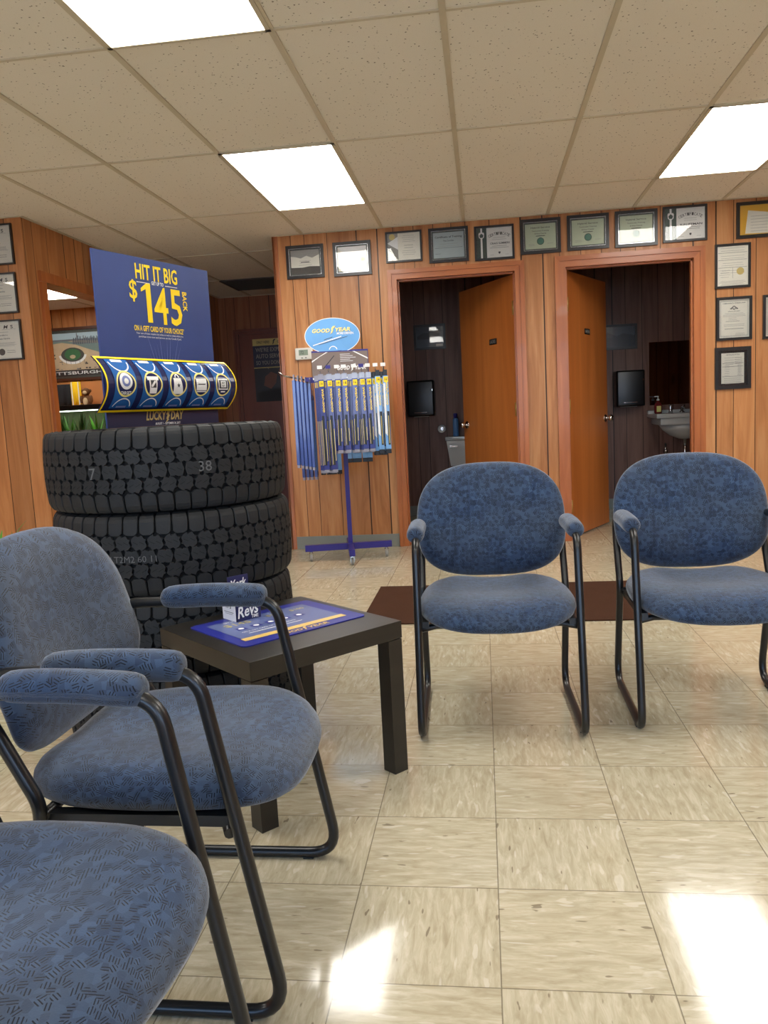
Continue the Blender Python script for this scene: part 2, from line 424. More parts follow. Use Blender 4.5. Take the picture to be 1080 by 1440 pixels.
def rounded(pts,rad,n=6,closed=True):
    """2D polyline with rounded corners"""
    out=[]; N=len(pts)
    for i,p in enumerate(pts):
        p=Vector(p); r=rad[i]
        if r==0 or (not closed and i in (0,N-1)): out.append(tuple(p)); continue
        a=Vector(pts[i-1]); b=Vector(pts[(i+1)%N])
        da=(a-p).normalized(); db=(b-p).normalized()
        ang=da.angle(db); t=min(r/math.tan(ang/2),.48*(a-p).length,.48*(b-p).length)
        A=p+da*t; Bp=p+db*t
        for k in range(n+1):
            u=k/n; out.append(tuple((1-u)**2*A+2*u*(1-u)*p+u*u*Bp))
    return out
# ---------------------------------------------------------------- camera
yaw,pit,rol=.1280,.1236,-.0518
f=Vector((-math.sin(yaw)*math.cos(pit),math.cos(yaw)*math.cos(pit),-math.sin(pit)))
r=Vector((math.cos(yaw),math.sin(yaw),0)); u=r.cross(f)
r2=math.cos(rol)*r+math.sin(rol)*u; u2=-math.sin(rol)*r+math.cos(rol)*u
cam=bpy.data.cameras.new('camera'); co=bpy.data.objects.new('camera',cam); COL.objects.link(co)
co.matrix_world=Matrix(((r2.x,u2.x,-f.x,0),(r2.y,u2.y,-f.y,0),(r2.z,u2.z,-f.z,1.0453),(0,0,0,1)))
cam.sensor_fit='VERTICAL'; cam.sensor_height=24; cam.lens=1122.264/1440*24; cam.clip_start=.02
S.camera=co
# ---------------------------------------------------------------- room
H=2.4215; YW=6.157; XL=-2.91; YL=5.025; XC=-1.532; YH=8.93; YR=7.95; XR=4.6; YF=-2.6; XO=-5.9
WT=.12
struct(MB().box(XO-.1,XR+.1,YF-.1,YH+.1,-.1,0).obj('floor','floor'),'beige streaked vinyl tile floor','floor')
struct(MB().box(XO-.1,XR+.1,YF-.1,YH+.1,H,H+.1).obj('ceiling','ceil'),'off-white speckled acoustic tile ceiling','ceiling')
DH=2.035
w=MB()
D1=(-.604,.272); D2=(.641,1.545)
w.box(XC,D1[0]-.02,YW,YW+WT,0,H).box(D1[1]+.02,D2[0]-.02,YW,YW+WT,0,H).box(D2[1]+.02,XR,YW,YW+WT,0,H)
w.box(D1[0]-.02,D1[1]+.02,YW,YW+WT,DH+.02,H).box(D2[0]-.02,D2[1]+.02,YW,YW+WT,DH+.02,H)
struct(w.obj('wall_back','panel'),'wood panelled wall with the two restroom doorways','wall')
w=MB().box(XO,XL,YL,YL+WT,0,H)
struct(w.obj('wall_front_left','panel_left'),'wood panelled wall at the left with framed certificates','wall')
OY0,OY1=5.238,6.25
w=MB(); w.box(XL-WT,XL,YL+WT,OY0-.02,0,H).box(XL-WT,XL,OY1+.02,YH,0,H).box(XL-WT,XL,OY0-.02,OY1+.02,DH+.02,H)
struct(w.obj('wall_left','panel_left'),'panelled side wall with the opening to the next room','wall')
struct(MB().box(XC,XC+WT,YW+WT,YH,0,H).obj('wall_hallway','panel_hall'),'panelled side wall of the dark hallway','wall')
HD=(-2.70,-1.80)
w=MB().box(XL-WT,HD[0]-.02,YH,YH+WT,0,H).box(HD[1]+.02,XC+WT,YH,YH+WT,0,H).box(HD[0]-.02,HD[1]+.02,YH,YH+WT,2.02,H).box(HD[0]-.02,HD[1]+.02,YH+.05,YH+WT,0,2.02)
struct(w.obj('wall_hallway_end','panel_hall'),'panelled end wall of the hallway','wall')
struct(MB().box(XO,XL-WT,YH,YH+WT,0,H).obj('wall_side_room','panel_left'),'light panelled wall of the next room','wall')
struct(MB().box(XO-WT,XO,YL,YH,0,H).obj('wall_side_room_left','panel_left'),'left wall of the next room','wall')
# restrooms
RX0,RX1,RX2=-.80,.46,2.25
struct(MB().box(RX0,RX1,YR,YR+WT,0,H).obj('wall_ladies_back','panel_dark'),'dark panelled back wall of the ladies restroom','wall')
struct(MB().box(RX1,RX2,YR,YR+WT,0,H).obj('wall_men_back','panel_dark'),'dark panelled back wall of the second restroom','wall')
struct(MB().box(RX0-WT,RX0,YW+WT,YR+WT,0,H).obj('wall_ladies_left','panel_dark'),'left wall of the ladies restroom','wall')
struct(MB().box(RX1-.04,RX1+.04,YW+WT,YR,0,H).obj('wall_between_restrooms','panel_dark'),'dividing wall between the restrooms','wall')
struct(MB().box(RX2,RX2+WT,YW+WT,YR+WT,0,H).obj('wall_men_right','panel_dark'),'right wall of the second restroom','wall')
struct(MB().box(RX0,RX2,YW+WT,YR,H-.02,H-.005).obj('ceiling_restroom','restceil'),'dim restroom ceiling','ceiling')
# outer walls (out of view) with storefront windows behind the camera
struct(MB().box(XR,XR+WT,YF,YW,0,H).obj('wall_right','panel'),'right wall, out of view','wall')
struct(MB().box(XO-WT,XO,YF,YL,0,H).obj('wall_far_left','panel_left'),'far left wall, out of view','wall')
wins=[(-5.0,-2.7),(-2.3,0.0),(.6,2.9)]
w=MB().box(XO,XR,YF-WT,YF,0,.55).box(XO,XR,YF-WT,YF,2.2,H)
xs=[XO]+[a for p in wins for a in p]+[XR]
for i in range(0,len(xs),2): w.box(xs[i],xs[i+1],YF-WT,YF,.55,2.2)
struct(w.obj('wall_front','panel'),'street wall behind the viewer','wall')
for i,(a,b) in enumerate(wins):
    wb=MB(); t=.04
    wb.box(a,b,YF-.09,YF-.03,.55,.55+t).box(a,b,YF-.09,YF-.03,2.2-t,2.2).box(a,a+t,YF-.09,YF-.03,.55,2.2).box(b-t,b,YF-.09,YF-.03,.55,2.2).box((a+b)/2-t/2,(a+b)/2+t/2,YF-.09,YF-.03,.55,2.2)
    o=struct(wb.obj('window_%d'%(i+1),'white'),'street window behind the viewer','window')
    MB().box(a+t,b-t,YF-.063,YF-.058,.55+t,2.2-t).obj('glass','glass',o)
# baseboards
bb=lambda n,x0,x1,y0,y1: struct(MB().box(x0,x1,y0,y1,0,.1,bev=.003).obj(n,'base'),'grey vinyl baseboard','baseboard')
bb('baseboard_back',XC,D1[0]-.075,YW-.008,YW); bb('baseboard_middle',D1[1]+.075,D2[0]-.075,YW-.008,YW)
bb('baseboard_right',D2[1]+.09,XR,YW-.008,YW); bb('baseboard_left',XO,XL,YL-.008,YL)
bb('baseboard_ladies',RX0,RX1-.04,YR-.008,YR); bb('baseboard_men',RX1+.04,RX2,YR-.008,YR)
# ceiling grid
GX,GY=-.6982,2.9721
g_=MB(); tw=.012
bars=[]
for k in range(-9,9):
    x=GX+k*.6096
    if XO<x<XR: g_.box(x-tw,x+tw,YF,YL if x<XL else (YH if x<XC else YW),H-.006,H+.001)
for k in range(-5,6):
    y=GY+k*1.2192
    if y<YF: continue
    x0=XO if y<YL else XL; x1=XR if y<YW else XC
    g_.box(x0,x1,y-tw*.7,y+tw*.7,H-.0055,H+.001)
for yy in (6.63,7.85): g_.box(XO,XL-WT,yy-tw,yy+tw,H-.006,H+.001)
for k in range(-8,-3):
    x=GX+k*.6096; g_.box(x-tw,x+tw,YL+WT,YH,H-.006,H+.001)
g_.box(XC,XR,YW-.02,YW,H-.006,H).box(XL,XL+.02,YL,YH,H-.006,H).box(XO,XL,YL-.02,YL,H-.006,H).box(XL,XC,YH-.02,YH,H-.006,H)
struct(g_.obj('trim_1','tbar'),'suspended ceiling grid bars','ceiling grid')
# casings
def casing(n,x0,x1,y,top,w_,lab,mats=('casing','casingx'),depth=WT):
    m=MB(); t=.022
    # mitred casing: jambs and head with a stepped profile
    for (a,b,s_) in ((x0-w_,x0,1),(x1,x1+w_,-1)):
        if s_==1: P=[(x0-w_,0),(x0,0),(x0,top),(x0-w_,top+w_)]; Q=[(x0-w_,0),(x0-w_*.55,0),(x0-w_*.55,top+w_*.55),(x0-w_,top+w_)]
        else: P=[(x1,0),(x1+w_,0),(x1+w_,top+w_),(x1,top)]; Q=[(x1+w_*.55,0),(x1+w_,0),(x1+w_,top+w_),(x1+w_*.55,top+w_*.55)]
        m.prism(P,lambda a_,b_,h:Vector((a_,y-h,b_)),0,t*.6,0); m.prism(Q,lambda a_,b_,h:Vector((a_,y-h,b_)),t*.6,t,0)
    m.prism([(x0,top),(x1,top),(x1+w_,top+w_),(x0-w_,top+w_)],lambda a_,b_,h:Vector((a_,y-h,b_)),0,t*.6,1)
    m.prism([(x0-w_*.55,top+w_*.55),(x1+w_*.55,top+w_*.55),(x1+w_,top+w_),(x0-w_,top+w_)],lambda a_,b_,h:Vector((a_,y-h,b_)),t*.6,t,1)
    # jamb lining
    m.box(x0-.018,x0,y,y+depth,0,top).box(x1,x1+.018,y,y+depth,0,top).box(x0-.018,x1+.018,y,y+depth,top,top+.018,1)
    # stop
    m.box(x0,x0+.012,y+.03,y+.07,0,top).box(x1-.012,x1,y+.03,y+.07,0,top).box(x0,x1,y+.03,y+.07,top-.012,top,1)
    return struct(m.obj(n,mats),lab,'door frame')
casing('trim_2',D1[0],D1[1],YW,DH,.07,'reddish wood casing of the ladies restroom doorway')
casing('trim_3',D2[0],D2[1],YW,DH,.078,'reddish wood casing of the second restroom doorway')
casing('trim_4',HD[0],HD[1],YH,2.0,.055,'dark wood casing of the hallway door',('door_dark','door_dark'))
# side opening casing (wall X = XL)
m=MB()
for (a,b) in ((OY0-.066,OY0),(OY1,OY1+.066)): m.box(XL,XL+.02,a,b,0,DH-.0005,bev=.003)
m.box(XL,XL+.021,OY0-.070,OY1+.070,DH+.0,DH+.070,bev=.003)
m.box(XL-WT,XL,OY0-.018,OY0,0,DH).box(XL-WT,XL,OY1,OY1+.018,0,DH).box(XL-WT,XL,OY0,OY1,DH,DH+.018)
struct(m.obj('trim_5','casing'),'orange wood casing of the opening to the next room','door frame')
struct(MB().box(XC-.012,XC+.03,YW-.012,YW,0,H-.006,bev=.004).box(XC-.012,XC,YW-.012,YW+.03,0,H-.006).obj('trim_6','casing'),'wood corner moulding at the hallway corner','moulding')
# ---------------------------------------------------------------- doors
def hinge(root,x,z,n=1):
    m=MB().box(x-.002,x+.024,-.006,-.001,z-.05,z+.05).cyl((x,-.008,z-.052),(x,-.008,z+.052),.006)
    return m.obj('hinge','brass',root)
def swingdoor(n,hx,hy,ang,width,mirror,lab,sign,sx,sz,mat='door'):
    """leaf runs from the hinge along local +x; local -y is the face seen when ang<pi/2"""
    root=bpy.data.objects.new(n,None)
    leaf=MB(); s_=-1 if mirror else 1
    x0,x1=(0,width) if not mirror else (-width,0)
    leaf.box(x0,x1,0,.035,.012,DH-.008,bev=.002)
    root=leaf.obj(n,mat); root.location=(hx,hy,0); root.rotation_euler=(0,0,ang)
    struct(root,lab,'door')
    kx=s_*(width-.065)
    k=MB()
    for sd in (-1,1):
        y0=0 if sd<0 else .035
        k.lathe([(.032,0),(.031,.006*sd),(.012,.010*sd),(.011,.03*sd),(.020,.036*sd),(.027,.048*sd),(.026,.06*sd),(.016,.068*sd),(0.0001,.070*sd)],(kx,y0,.905),'y',20)
    k.obj('door_knob','chrome',root,True)
    for z in (.25,1.02,1.78):
        h=MB().box(-.03*(1 if s_>0 else -1) if 0 else -.022,.022,-.003,.0,z-.05,z+.05).cyl((0,-.006,z-.052),(0,-.006,z+.052),.007)
        h.obj('hinge','brass',root)
    if sign:
        p=MB().box(sx-.055,sx+.055,-.004,-.001,sz-.022,sz+.022,0)
        plate=p.obj('door_sign','blackp',root)
        t=MB(); text(t,sign,FR,sx,sz,.026,.085,0,.0055,.01); t.obj('lettering','grey',plate)
    return root
dx,dy=-.165-.262,7.0-6.24
a1=math.atan2(dy,dx)      # direction of free edge from hinge
# ladies door hinged at right jamb: leaf along local -x
swingdoor('door_1',.262,6.245,a1-PI,.866,True,'orange wood door marked LADIES, standing half open','LADIES',-.32,1.56)
a2=math.atan2(7.0-6.245,1.045-.651)
swingdoor('door_2',.655,6.245,a2,.86,False,'orange wood door of the right restroom, standing half open','MEN',.41,1.60)
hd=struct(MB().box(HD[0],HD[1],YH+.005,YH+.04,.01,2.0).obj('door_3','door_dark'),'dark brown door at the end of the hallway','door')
MB().lathe([(.03,0),(.012,-.01),(.011,-.03),(.026,-.045),(.02,-.06),(.0001,-.062)],(HD[0]+.06,YH+.005,.92),'y',16).obj('door_knob','chrome',hd,True)
# hallway poster
px0,px1,pz0,pz1=-2.545,-2.06,1.24,1.94
t=thing('door_poster','auto service poster with white lettering and a dark photo, on the hallway door','poster',((px0+px1)/2,YH+.002,pz0))
W_=(px1-px0)/2; HH=pz1-pz0
MB().box(-W_,W_,-.002,.002,0,HH).obj('sheet','poster_dark',t)
m=MB(); rect(m,FR,-W_,W_,HH-.075,HH,0,.0035); rect(m,FR,-W_,W_,HH-.315,HH-.075,1,.0035); rect(m,FR,-W_,W_,HH-.325,HH-.315,0,.0035)
text(m,'ONLY HERE!',FR,-W_*.5,HH-.037,.03,.15,2,.0045,.02); wingfoot(m,FR,.0,HH-.04,.05,2,.0045); text(m,'GOODYEAR',FR,W_*.55,HH-.037,.03,.18,2,.0045,.02)
for i,s_ in enumerate(["WE'RE EXPERTS IN","AUTO SERVICE","SO YOU DON'T HAVE"]):
    text(m,s_,FR,-W_+.03,HH-.12-.072*i,.048,[.44,.34,.42][i],3,.0045,.02,align='L')
poly(m,FR,[(-.14,.18),(-.06,.14),(.0,.2),(.02,.3),(-.05,.33),(-.12,.28)],4,.0035)
poly(m,FR,[(.03,.3),(.07,.26),(.12,.2),(.14,.12),(.17,.13),(.15,.22),(.09,.3),(.08,.37),(.05,.36)],4,.0035)
poly(m,FR,[(-.2,.0),(.2,.0),(.22,.12),(.1,.16),(-.1,.13),(-.22,.1)],5,.003)
for (a,b) in ((-.1,.36),(.1,.4),(.12,.06)): ring(m,FR,a,b,.03,.02,.005,3,.004,16,.2,2.2)
m.obj('print',['gold','navyd','ink','grey','skin','ink'],t)
# ---------------------------------------------------------------- ceiling lights and vent
def light(x0,y0,lab):
    t=thing('ceiling_light',lab,'ceiling light',(x0+.3048,y0+.6096,H),0,'recessed fluorescent ceiling panels')
    a,b=.3048,.6096; e=.018
    m=MB().box(-a,a,-b,-b+e,-.010,-.001).box(-a,a,b-e,b,-.010,-.001).box(-a,-a+e,-b,b,-.010,-.001).box(a-e,a,-b,b,-.010,-.001)
    m.obj('frame','tbar',t); MB().box(-a+e,a-e,-b+e,b-e,-.007,-.003).obj('diffuser','lamp',t)
LX=[(-1.3078,1.7529,'lit ceiling panel cut off by the top edge, above the tire stack'),(-1.3078,4.1913,'lit ceiling panel in the middle of the ceiling, in front of the wiper rack'),(1.1306,4.1913,'lit ceiling panel at the right edge above the framed certificates'),
(1.1306,1.7529,'lit ceiling panel out of view at the near right'),(-1.3078,-.6855,'lit ceiling panel behind the viewer'),(1.1306,-.6855,'lit ceiling panel behind the viewer at the right'),(-4.3558,1.7529,'lit ceiling panel out of view at the far left'),(-4.3558,-.6855,'lit ceiling panel behind the viewer at the far left'),(-4.78,6.98,'lit ceiling panel of the next room, seen through the left opening'),(3.2,3.0,'lit ceiling panel out of view at the far right')]
for a in LX: light(*a)
t=thing('ceiling_vent','dark square return grille in the hallway ceiling','vent',(GX-2.5*.6096,8.15,H))
m=MB().box(-.30,.30,-.31,.31,-.004,-.001); m.obj('backing','blackp',t)
m=MB()
for k in range(16): m.box(-.29,.29,-.30+k*.04,-.285+k*.04,-.012,-.0045)
m.box(-.305,-.285,-.31,.31,-.014,-.001).box(.285,.305,-.31,.31,-.014,-.001).box(-.305,.305,-.31,-.295,-.014,-.001).box(-.305,.305,.295,.31,-.014,-.001)
m.obj('louvre','dgrey',t)
# ---------------------------------------------------------------- chairs
def superell(th,n): 
    c,s_=math.cos(th),math.sin(th)
    return (abs(c)**(2/n)*(1 if c>=0 else -1),abs(s_)**(2/n)*(1 if s_>=0 else -1))
def uvobj(mb,name,parent,uvf,mat='fabric'):
    o=mb.obj(name,mat,parent,True); me=o.data
    uv=me.uv_layers.new(name='UVMap')
    for p in me.polygons:
        for li in p.loop_indices:
            uv.data[li].uv=uvf(me.vertices[me.loops[li].vertex_index].co)
    return o
def cushion(prof,outline,base,seg=64):
    m=MB(); rings=[]
    for (s_,h) in prof:
        rg=[]
        for k in range(seg):
            a,b=outline(2*PI*k/seg); rg.append(m.v(base(a*s_,b*s_,h)))
        rings.append(rg)
    for i in range(len(rings)-1):
        for k in range(seg): m.f([rings[i][k],rings[i][(k+1)%seg],rings[i+1][(k+1)%seg],rings[i+1][k]],0,True)
    m.f(rings[0][::-1],0,True); m.f(rings[-1],0,True)
    return m
def make_chair(label):
    t=thing('waiting_room_chair',label,'chair')
    # seat
    prof=[(.03,.04),(.15,.04),(.3,.04),(.45,.04),(.6,.039),(.72,.036),(.82,.030),(.90,.020),(.955,.007),(.99,-.008),(1.0,-.022),(.985,-.034),(.95,-.041),(.88,-.046),(.6,-.047),(.05,-.047)]
    CY=.245
    def outl(th):
        a,b=superell(th,3.4 if math.sin(th)>0 else 3.1)
        # egg plan: rear slightly narrower, front fuller
        w_=.257*(1-.05*max(0,b)); d=.280 if b>=0 else .246
        return (a*w_,b*d)
    def base(x,y,h):
        yy=(y)/.235
        z=.399+.022*(x/.26)**2-.012*math.exp(-((yy-.25)/.5)**2)*(1-min(1,(x/.2)**2))
        z-=.020*max(0,-yy-.35)**1.6*1.3
        z+=.007*math.exp(-((abs(x)-.13)/.065)**2)*max(0,min(1,yy+.3))+.004*max(0,-yy)
        if yy>.6: z+=.01*(yy-.6)
        return Vector((x,CY+y,z+h))
    uvobj(cushion(prof,outl,base),'seat',t,lambda c:(c.x-(c.z-.43)*1.1*c.x/.257,c.y-(c.z-.43)*1.1*(c.y-.245)/.257))
    # backrest
    prof=[(.03,.026),(.2,.027),(.4,.028),(.6,.028),(.75,.026),(.86,.020),(.94,.010),(.985,-.002),(1.0,-.012),(.985,-.020),(.94,-.025),(.8,-.027),(.5,-.027),(.04,-.027)]
    def outb(th):
        a,b=superell(th,2.75 if math.sin(th)>0 else 2.9)
        w_=.268*(1-.03*max(0,b)); hgt=.207
        return (a*w_,b*hgt+.008*0)
    def baseb(x,y,h):
        z=.638+y
        yb=.520+.055*(y/.2)*.5-.032*(x/.262)**2-.018*math.exp(-((y+.10)/.09)**2)+.012*(y/.2)**2
        return Vector((x,yb-h,z))
    uvobj(cushion(prof,outb,baseb),'backrest',t,lambda c:(c.x+.37,c.z+.21))
    # back bracket bars behind the pad
    X=.256; R_=.0125
    loop=rounded([(.0125,.0125),(.128,.632),(.555,.632),(.430,.385),(.527,.0125)],[.06,.06,.07,.09,.07],8)
    for sx in (-1,1):
        MB().tube([(sx*X,a,b) for a,b in loop],R_,14,closed=True).obj('side_frame','black',t,True)
        # armrest pad
        m=MB(); rg=[]
        n=18
        ys=[.148,.150,.156,.168,.19,.22,.25,.28,.31,.34,.365,.382,.392,.397,.399]
        rs=[.010,.020,.026,.029,.030,.030,.030,.030,.030,.030,.029,.027,.022,.015,.006]
        rows=[]
        for yy,rr in zip(ys,rs):
            rows.append([m.v((sx*(X+.001)+rr*.98*math.cos(2*PI*k/n),yy,.642+rr*.92*math.sin(2*PI*k/n)+.004*math.sin((yy-.15)/.25*PI))) for k in range(n)])
        for i in range(len(rows)-1):
            for k in range(n): m.f([rows[i][k],rows[i][(k+1)%n],rows[i+1][(k+1)%n],rows[i+1][k]],0,True)
        m.f(rows[0][::-1],0,True); m.f(rows[-1],0,True)
        uvobj(m,'armrest',t,lambda c,sx=sx:(c.y+.11*sx,math.atan2(c.z-.642,abs(c.x)-X)*.03+.6))
        # floor glides
        [MB().box(sx*X-.010,sx*X+.010,q,q+.025,-.001,.004,bev=.001).obj('glide','blackp',t) for q in (.075,.43)]
    m=MB()
    # front + rear cross tubes and side rails carrying the seat
    m.tube([(-X,.092,.345),(-.20,.12,.35),(.20,.12,.35),(X,.092,.345)],.010,10)
    m.tube([(-X,.432,.37),(X,.432,.37)],.010,10)
    m.box(-.248,-.222,.09,.43,.352,.372).box(.222,.248,.09,.43,.352,.372)
    m.tube([(-X,.533,.610),(-.2,.550,.615),(.2,.550,.615),(X,.533,.610)],.008,8)
    m.obj('seat_frame','black',t)
    return t
c1=make_chair('blue waiting room chair facing the viewer in front of the ladies door, beside the table')
c1.location=(.030,2.410,0); c1.rotation_euler=(0,0,.03)
c2=dup(c1,(.720,2.462,0),-.012,'blue waiting room chair facing the viewer at the right edge of the row')
c3=dup(c1,(-.362,1.498,0),PI/2,'blue chair turned sideways at the left, its seat nearest the black table')
c4=dup(c1,(-.405,.856,0),PI/2-.09,'nearest blue chair, cut off by the bottom left corner of the view')
for c in (c1,c2,c3,c4): c['group']='blue waiting room chairs'
# ---------------------------------------------------------------- side table
ta=math.atan2(2.225-1.853,-.258+.596)
t=thing('side_table','small square black side table between the chairs and the tire stack','table',(-.6095,2.2095,0),ta)
a=.2525
MB().box(-a,a,-a,a,.40,.45,bev=.0015).obj('tabletop','table',t)
for sx in (-1,1):
    for sy in (-1,1):
        x=sx*(a-.026); y=sy*(a-.026); MB().box(x-.025,x+.025,y-.025,y+.025,0,.398,bev=.001).obj('leg','table',t)
# counter mat
t=thing('counter_mat','blue promotional counter mat lying on the black table','mat',(-.618,2.235,.4503),ta)
P_=[(-.21,-.155),(.21,-.155),(.21,.155),(-.21,.155)]
MB().prism(rounded(P_,[.02]*4,5),UP,0,.003).obj('sheet','mblue',t)
m=MB(); rect(m,UP,-.175,.165,-.085,.115,0,.0036); rect(m,UP,-.178,.168,-.112,-.085,1,.0038)
text(m,'$145',UP,-.10,.062,.036,.085,2,.0042,.02); text(m,'$120',UP,.03,.072,.022,.05,2,.0042,.02); text(m,'$100',UP,.115,.072,.022,.05,2,.0042,.02)
for i in range(5): 
    rect(m,UP,-.135+i*.05,-.105+i*.05,-.005,.022,4,.0042); disc(m,UP,-.12+i*.05,.009,.009,None,3,.0046,12)
text(m,'GET UP TO',UP,-.10,.10,.009,.05,3,.0042); text(m,'ON A GIFT CARD OF YOUR CHOICE',UP,-.05,-.03,.008,.18,3,.0042,.01); rect(m,UP,-.13,.05,-.052,-.048,3,.0042)
text(m,'GOOD',UP,-.045,-.132,.020,.080,5,.0042,.03,.25); wingfoot(m,UP,.003,-.132,.026,5,.0044); text(m,'YEAR',UP,.05,-.132,.020,.074,5,.0042,.03,.25)
m.obj('print',['mgrey','mgold','mgoldd','white','mblue','mgold'],t)
# ticket cards stand: a folded box on the mat
b0=Vector((-.742,2.226,.4535))
t=thing('schedule_card_holder','navy and white baseball card stand propped on the blue mat','card holder',(b0.x,b0.y,b0.z),ta)
fn=lambda x,y,h: Vector((x,-h,y))
MB().box(.0,.085,0,.004,0,.062).box(0,.003,0,.075,0,.06).box(0,.085,.071,.075,0,.062).box(.0,.085,.003,.072,0,.003).obj('body',['cardn'],t)
MB().box(-.002,0,.001,.075,.001,.060).obj('side_card','cardw',t)
MB().box(.008,.078,.050,.0535,.003,.128).obj('back_card','cardn',t)
m=MB(); text(m,'Revs',fn,.042,.030,.034,.070,0,.0012,.02,.25,.12); text(m,"IT'S",fn,.046,.053,.010,.022,0,.0014,.02); text(m,'TIME',fn,.063,.009,.010,.024,0,.0014,.02)
m.obj('lettering','white',t); m=MB()
fb=lambda x,y,h: Vector((x,.050-h,y))
text(m,'York',fb,.043,.105,.026,.056,0,.0012,.02,.25,.1)
m.obj('lettering','white',t); m=MB()
fs_=lambda x,y,h: Vector((-.0022-h,.075-x,y))
text(m,"17's",fs_,.04,.045,.014,.03,1,.001,.02,.2); rect(m,fs_,.012,.066,.026,.0275,1,.001); rect(m,fs_,.018,.06,.021,.022,1,.001)
m.obj('lettering',['white','ink'],t)
# ---------------------------------------------------------------- tires
def make_tire(label):
    t=thing('tire',label,'tire',(0,0,0),0,'stack of new truck tires')
    RB=.3895
    def surf(tt):
        a=abs(tt); sg=1 if tt>=0 else -1
        if a<=.094: return RB-.005*(a/.094)**2,tt,1,0
        al=(a-.094)/.031
        return RB-.005-.031*(1-math.cos(al)),sg*(.094+.031*math.sin(al)),math.cos(al),sg*math.sin(al)
    prof=[]
    for i in range(-12,13):
        tt=i*.142/12; r_,z_,_,_=surf(tt); prof.append((r_,z_))
    prof+= [(.325,.1285),(.29,.127),(.262,.122),(.24,.113),(.226,.104),(.219,.094),(.219,.084),(.228,.080),(.30,.10),(.36,.105),(.374,.08),(.376,0),(.374,-.08),(.36,-.105),(.30,-.10),(.228,-.080),(.219,-.084),(.219,-.094),(.226,-.104),(.24,-.113),(.262,-.122),(.29,-.127),(.325,-.1285)]
    MB().lathe(prof,(0,0,.13),'z',120,0,closed=True).obj('carcass','rubberd',t,True)
    m=MB(); N_=50; pit=2*PI/N_
    def P(s_,tt,h):
        r_,z_,nr,nz=surf(tt); r_+=nr*h; z_+=nz*h; a=s_*pit
        return Vector((r_*math.cos(a),r_*math.sin(a),.13+z_))
    hexa=[(-.485,.0),(-.36,-.0205),(-.12,-.0205),(-.06,-.0175),(.12,-.0215),(.36,-.0205),(.485,.0),(.36,.0205),(.12,.0205),(.06,.0175),(-.12,.0215),(-.36,.0205)]
    star=[(-.49,.010),(-.40,-.004),(-.49,-.010),(-.33,-.0135),(-.22,-.0240),(.04,-.0185),(.14,-.0250),(.36,-.0180),(.49,-.010),(.40,.004),(.49,.010),(.33,.0135),(.22,.0240),(-.04,.0185),(-.14,.0250),(-.36,.0180)]
    def block(pl,so,to,hh=.0105,flip=False):
        c=[(-x if flip else x,y) for x,y in pl]
        b=[m.v(P(so+x,to+y,-.001)) for x,y in c]; tp=[m.v(P(so+x,to+y,hh-.002)) for x,y in c]; ti=[m.v(P(so+x*.975,to+y*.965,hh)) for x,y in c]
        n=len(c)
        for i in range(n):
            j=(i+1)%n; m.f([b[i],b[j],tp[j],tp[i]],0); m.f([tp[i],tp[j],ti[j],ti[i]],0)
        m.f(ti,0)
        for (q0,q1) in (((-.34,.004),(-.05,-.004)),((.05,.004),(.34,-.004))):
            a0,b0=((-q0[0] if flip else q0[0]),q0[1]); a1,b1=((-q1[0] if flip else q1[0]),q1[1])
            m.f([m.v(P(so+a0,to+b0-.0007,hh+.0003)),m.v(P(so+a1,to+b1-.0007,hh+.0003)),m.v(P(so+a1,to+b1+.0007,hh+.0003)),m.v(P(so+a0,to+b0+.0007,hh+.0003))],1)
    for k in range(N_):
        block(hexa,k,0); block(star,k+.5,.0430); block(star,k+.5,-.0430,flip=True)
        for sg in (1,-1):
            off=.02 if sg>0 else .25
            # shoulder lug, alternating long and short, wrapping onto the sidewall
            tt=[.0665,.074,.094,.102,.110,.118,.126,.136 if k%2 else .131]
            wl=[.26,.44,.455,.46,.46,.45,.44,.42]
            sk=[0,.0,.02,.02,.02,.02,.02,.02]
            rows=[]
            for a,w_,s0 in zip(tt,wl,sk):
                hh=.0105 if a<.12 else .005
                rows.append([m.v(P(k+off+s0+q*w_,sg*a,h_)) for q,h_ in ((-1,-.001),(-1,hh-.002),(-.9,hh),(0,hh),(.9,hh),(1,hh-.002),(1,-.001))])
            for i in range(len(rows)-1):
                for j in range(6): m.f([rows[i][j],rows[i][j+1],rows[i+1][j+1],rows[i+1][j]],0)
            m.f(rows[0],0); m.f(rows[-1][::-1],0)
    m.obj('tread',['rubber','rubberd'],t)
    m=MB()
    for zz,rr in ((.2605,.30),(.2605,.262),(-.0005,.30)): pass
    m.lathe([(.334,.2590),(.337,.2598),(.340,.2590)],(0,0,0),'z',90); m.lathe([(.264,.2535),(.267,.2545),(.270,.2545)],(0,0,0),'z',90)
    m.obj('sidewall_rib','rubber',t,True)
    return t,P
tc_=(-1.086,2.657)
tire,TP=make_tire('top tire of the stack, carrying the blue LUCKY DAY display')
tires=[tire]
tire.location=(tc_[0],tc_[1],.78)
for i,lab in enumerate(('second tire from the top, faint chalk printing on its tread','third tire from the top, level with the side table','bottom tire of the stack, standing on the floor')):
    tires.append(dup(tire,(tc_[0]+[.006,-.004,.002][i],tc_[1]+[.004,0,-.003][i],.52-.26*i),[.35,.8,1.3][i],lab))
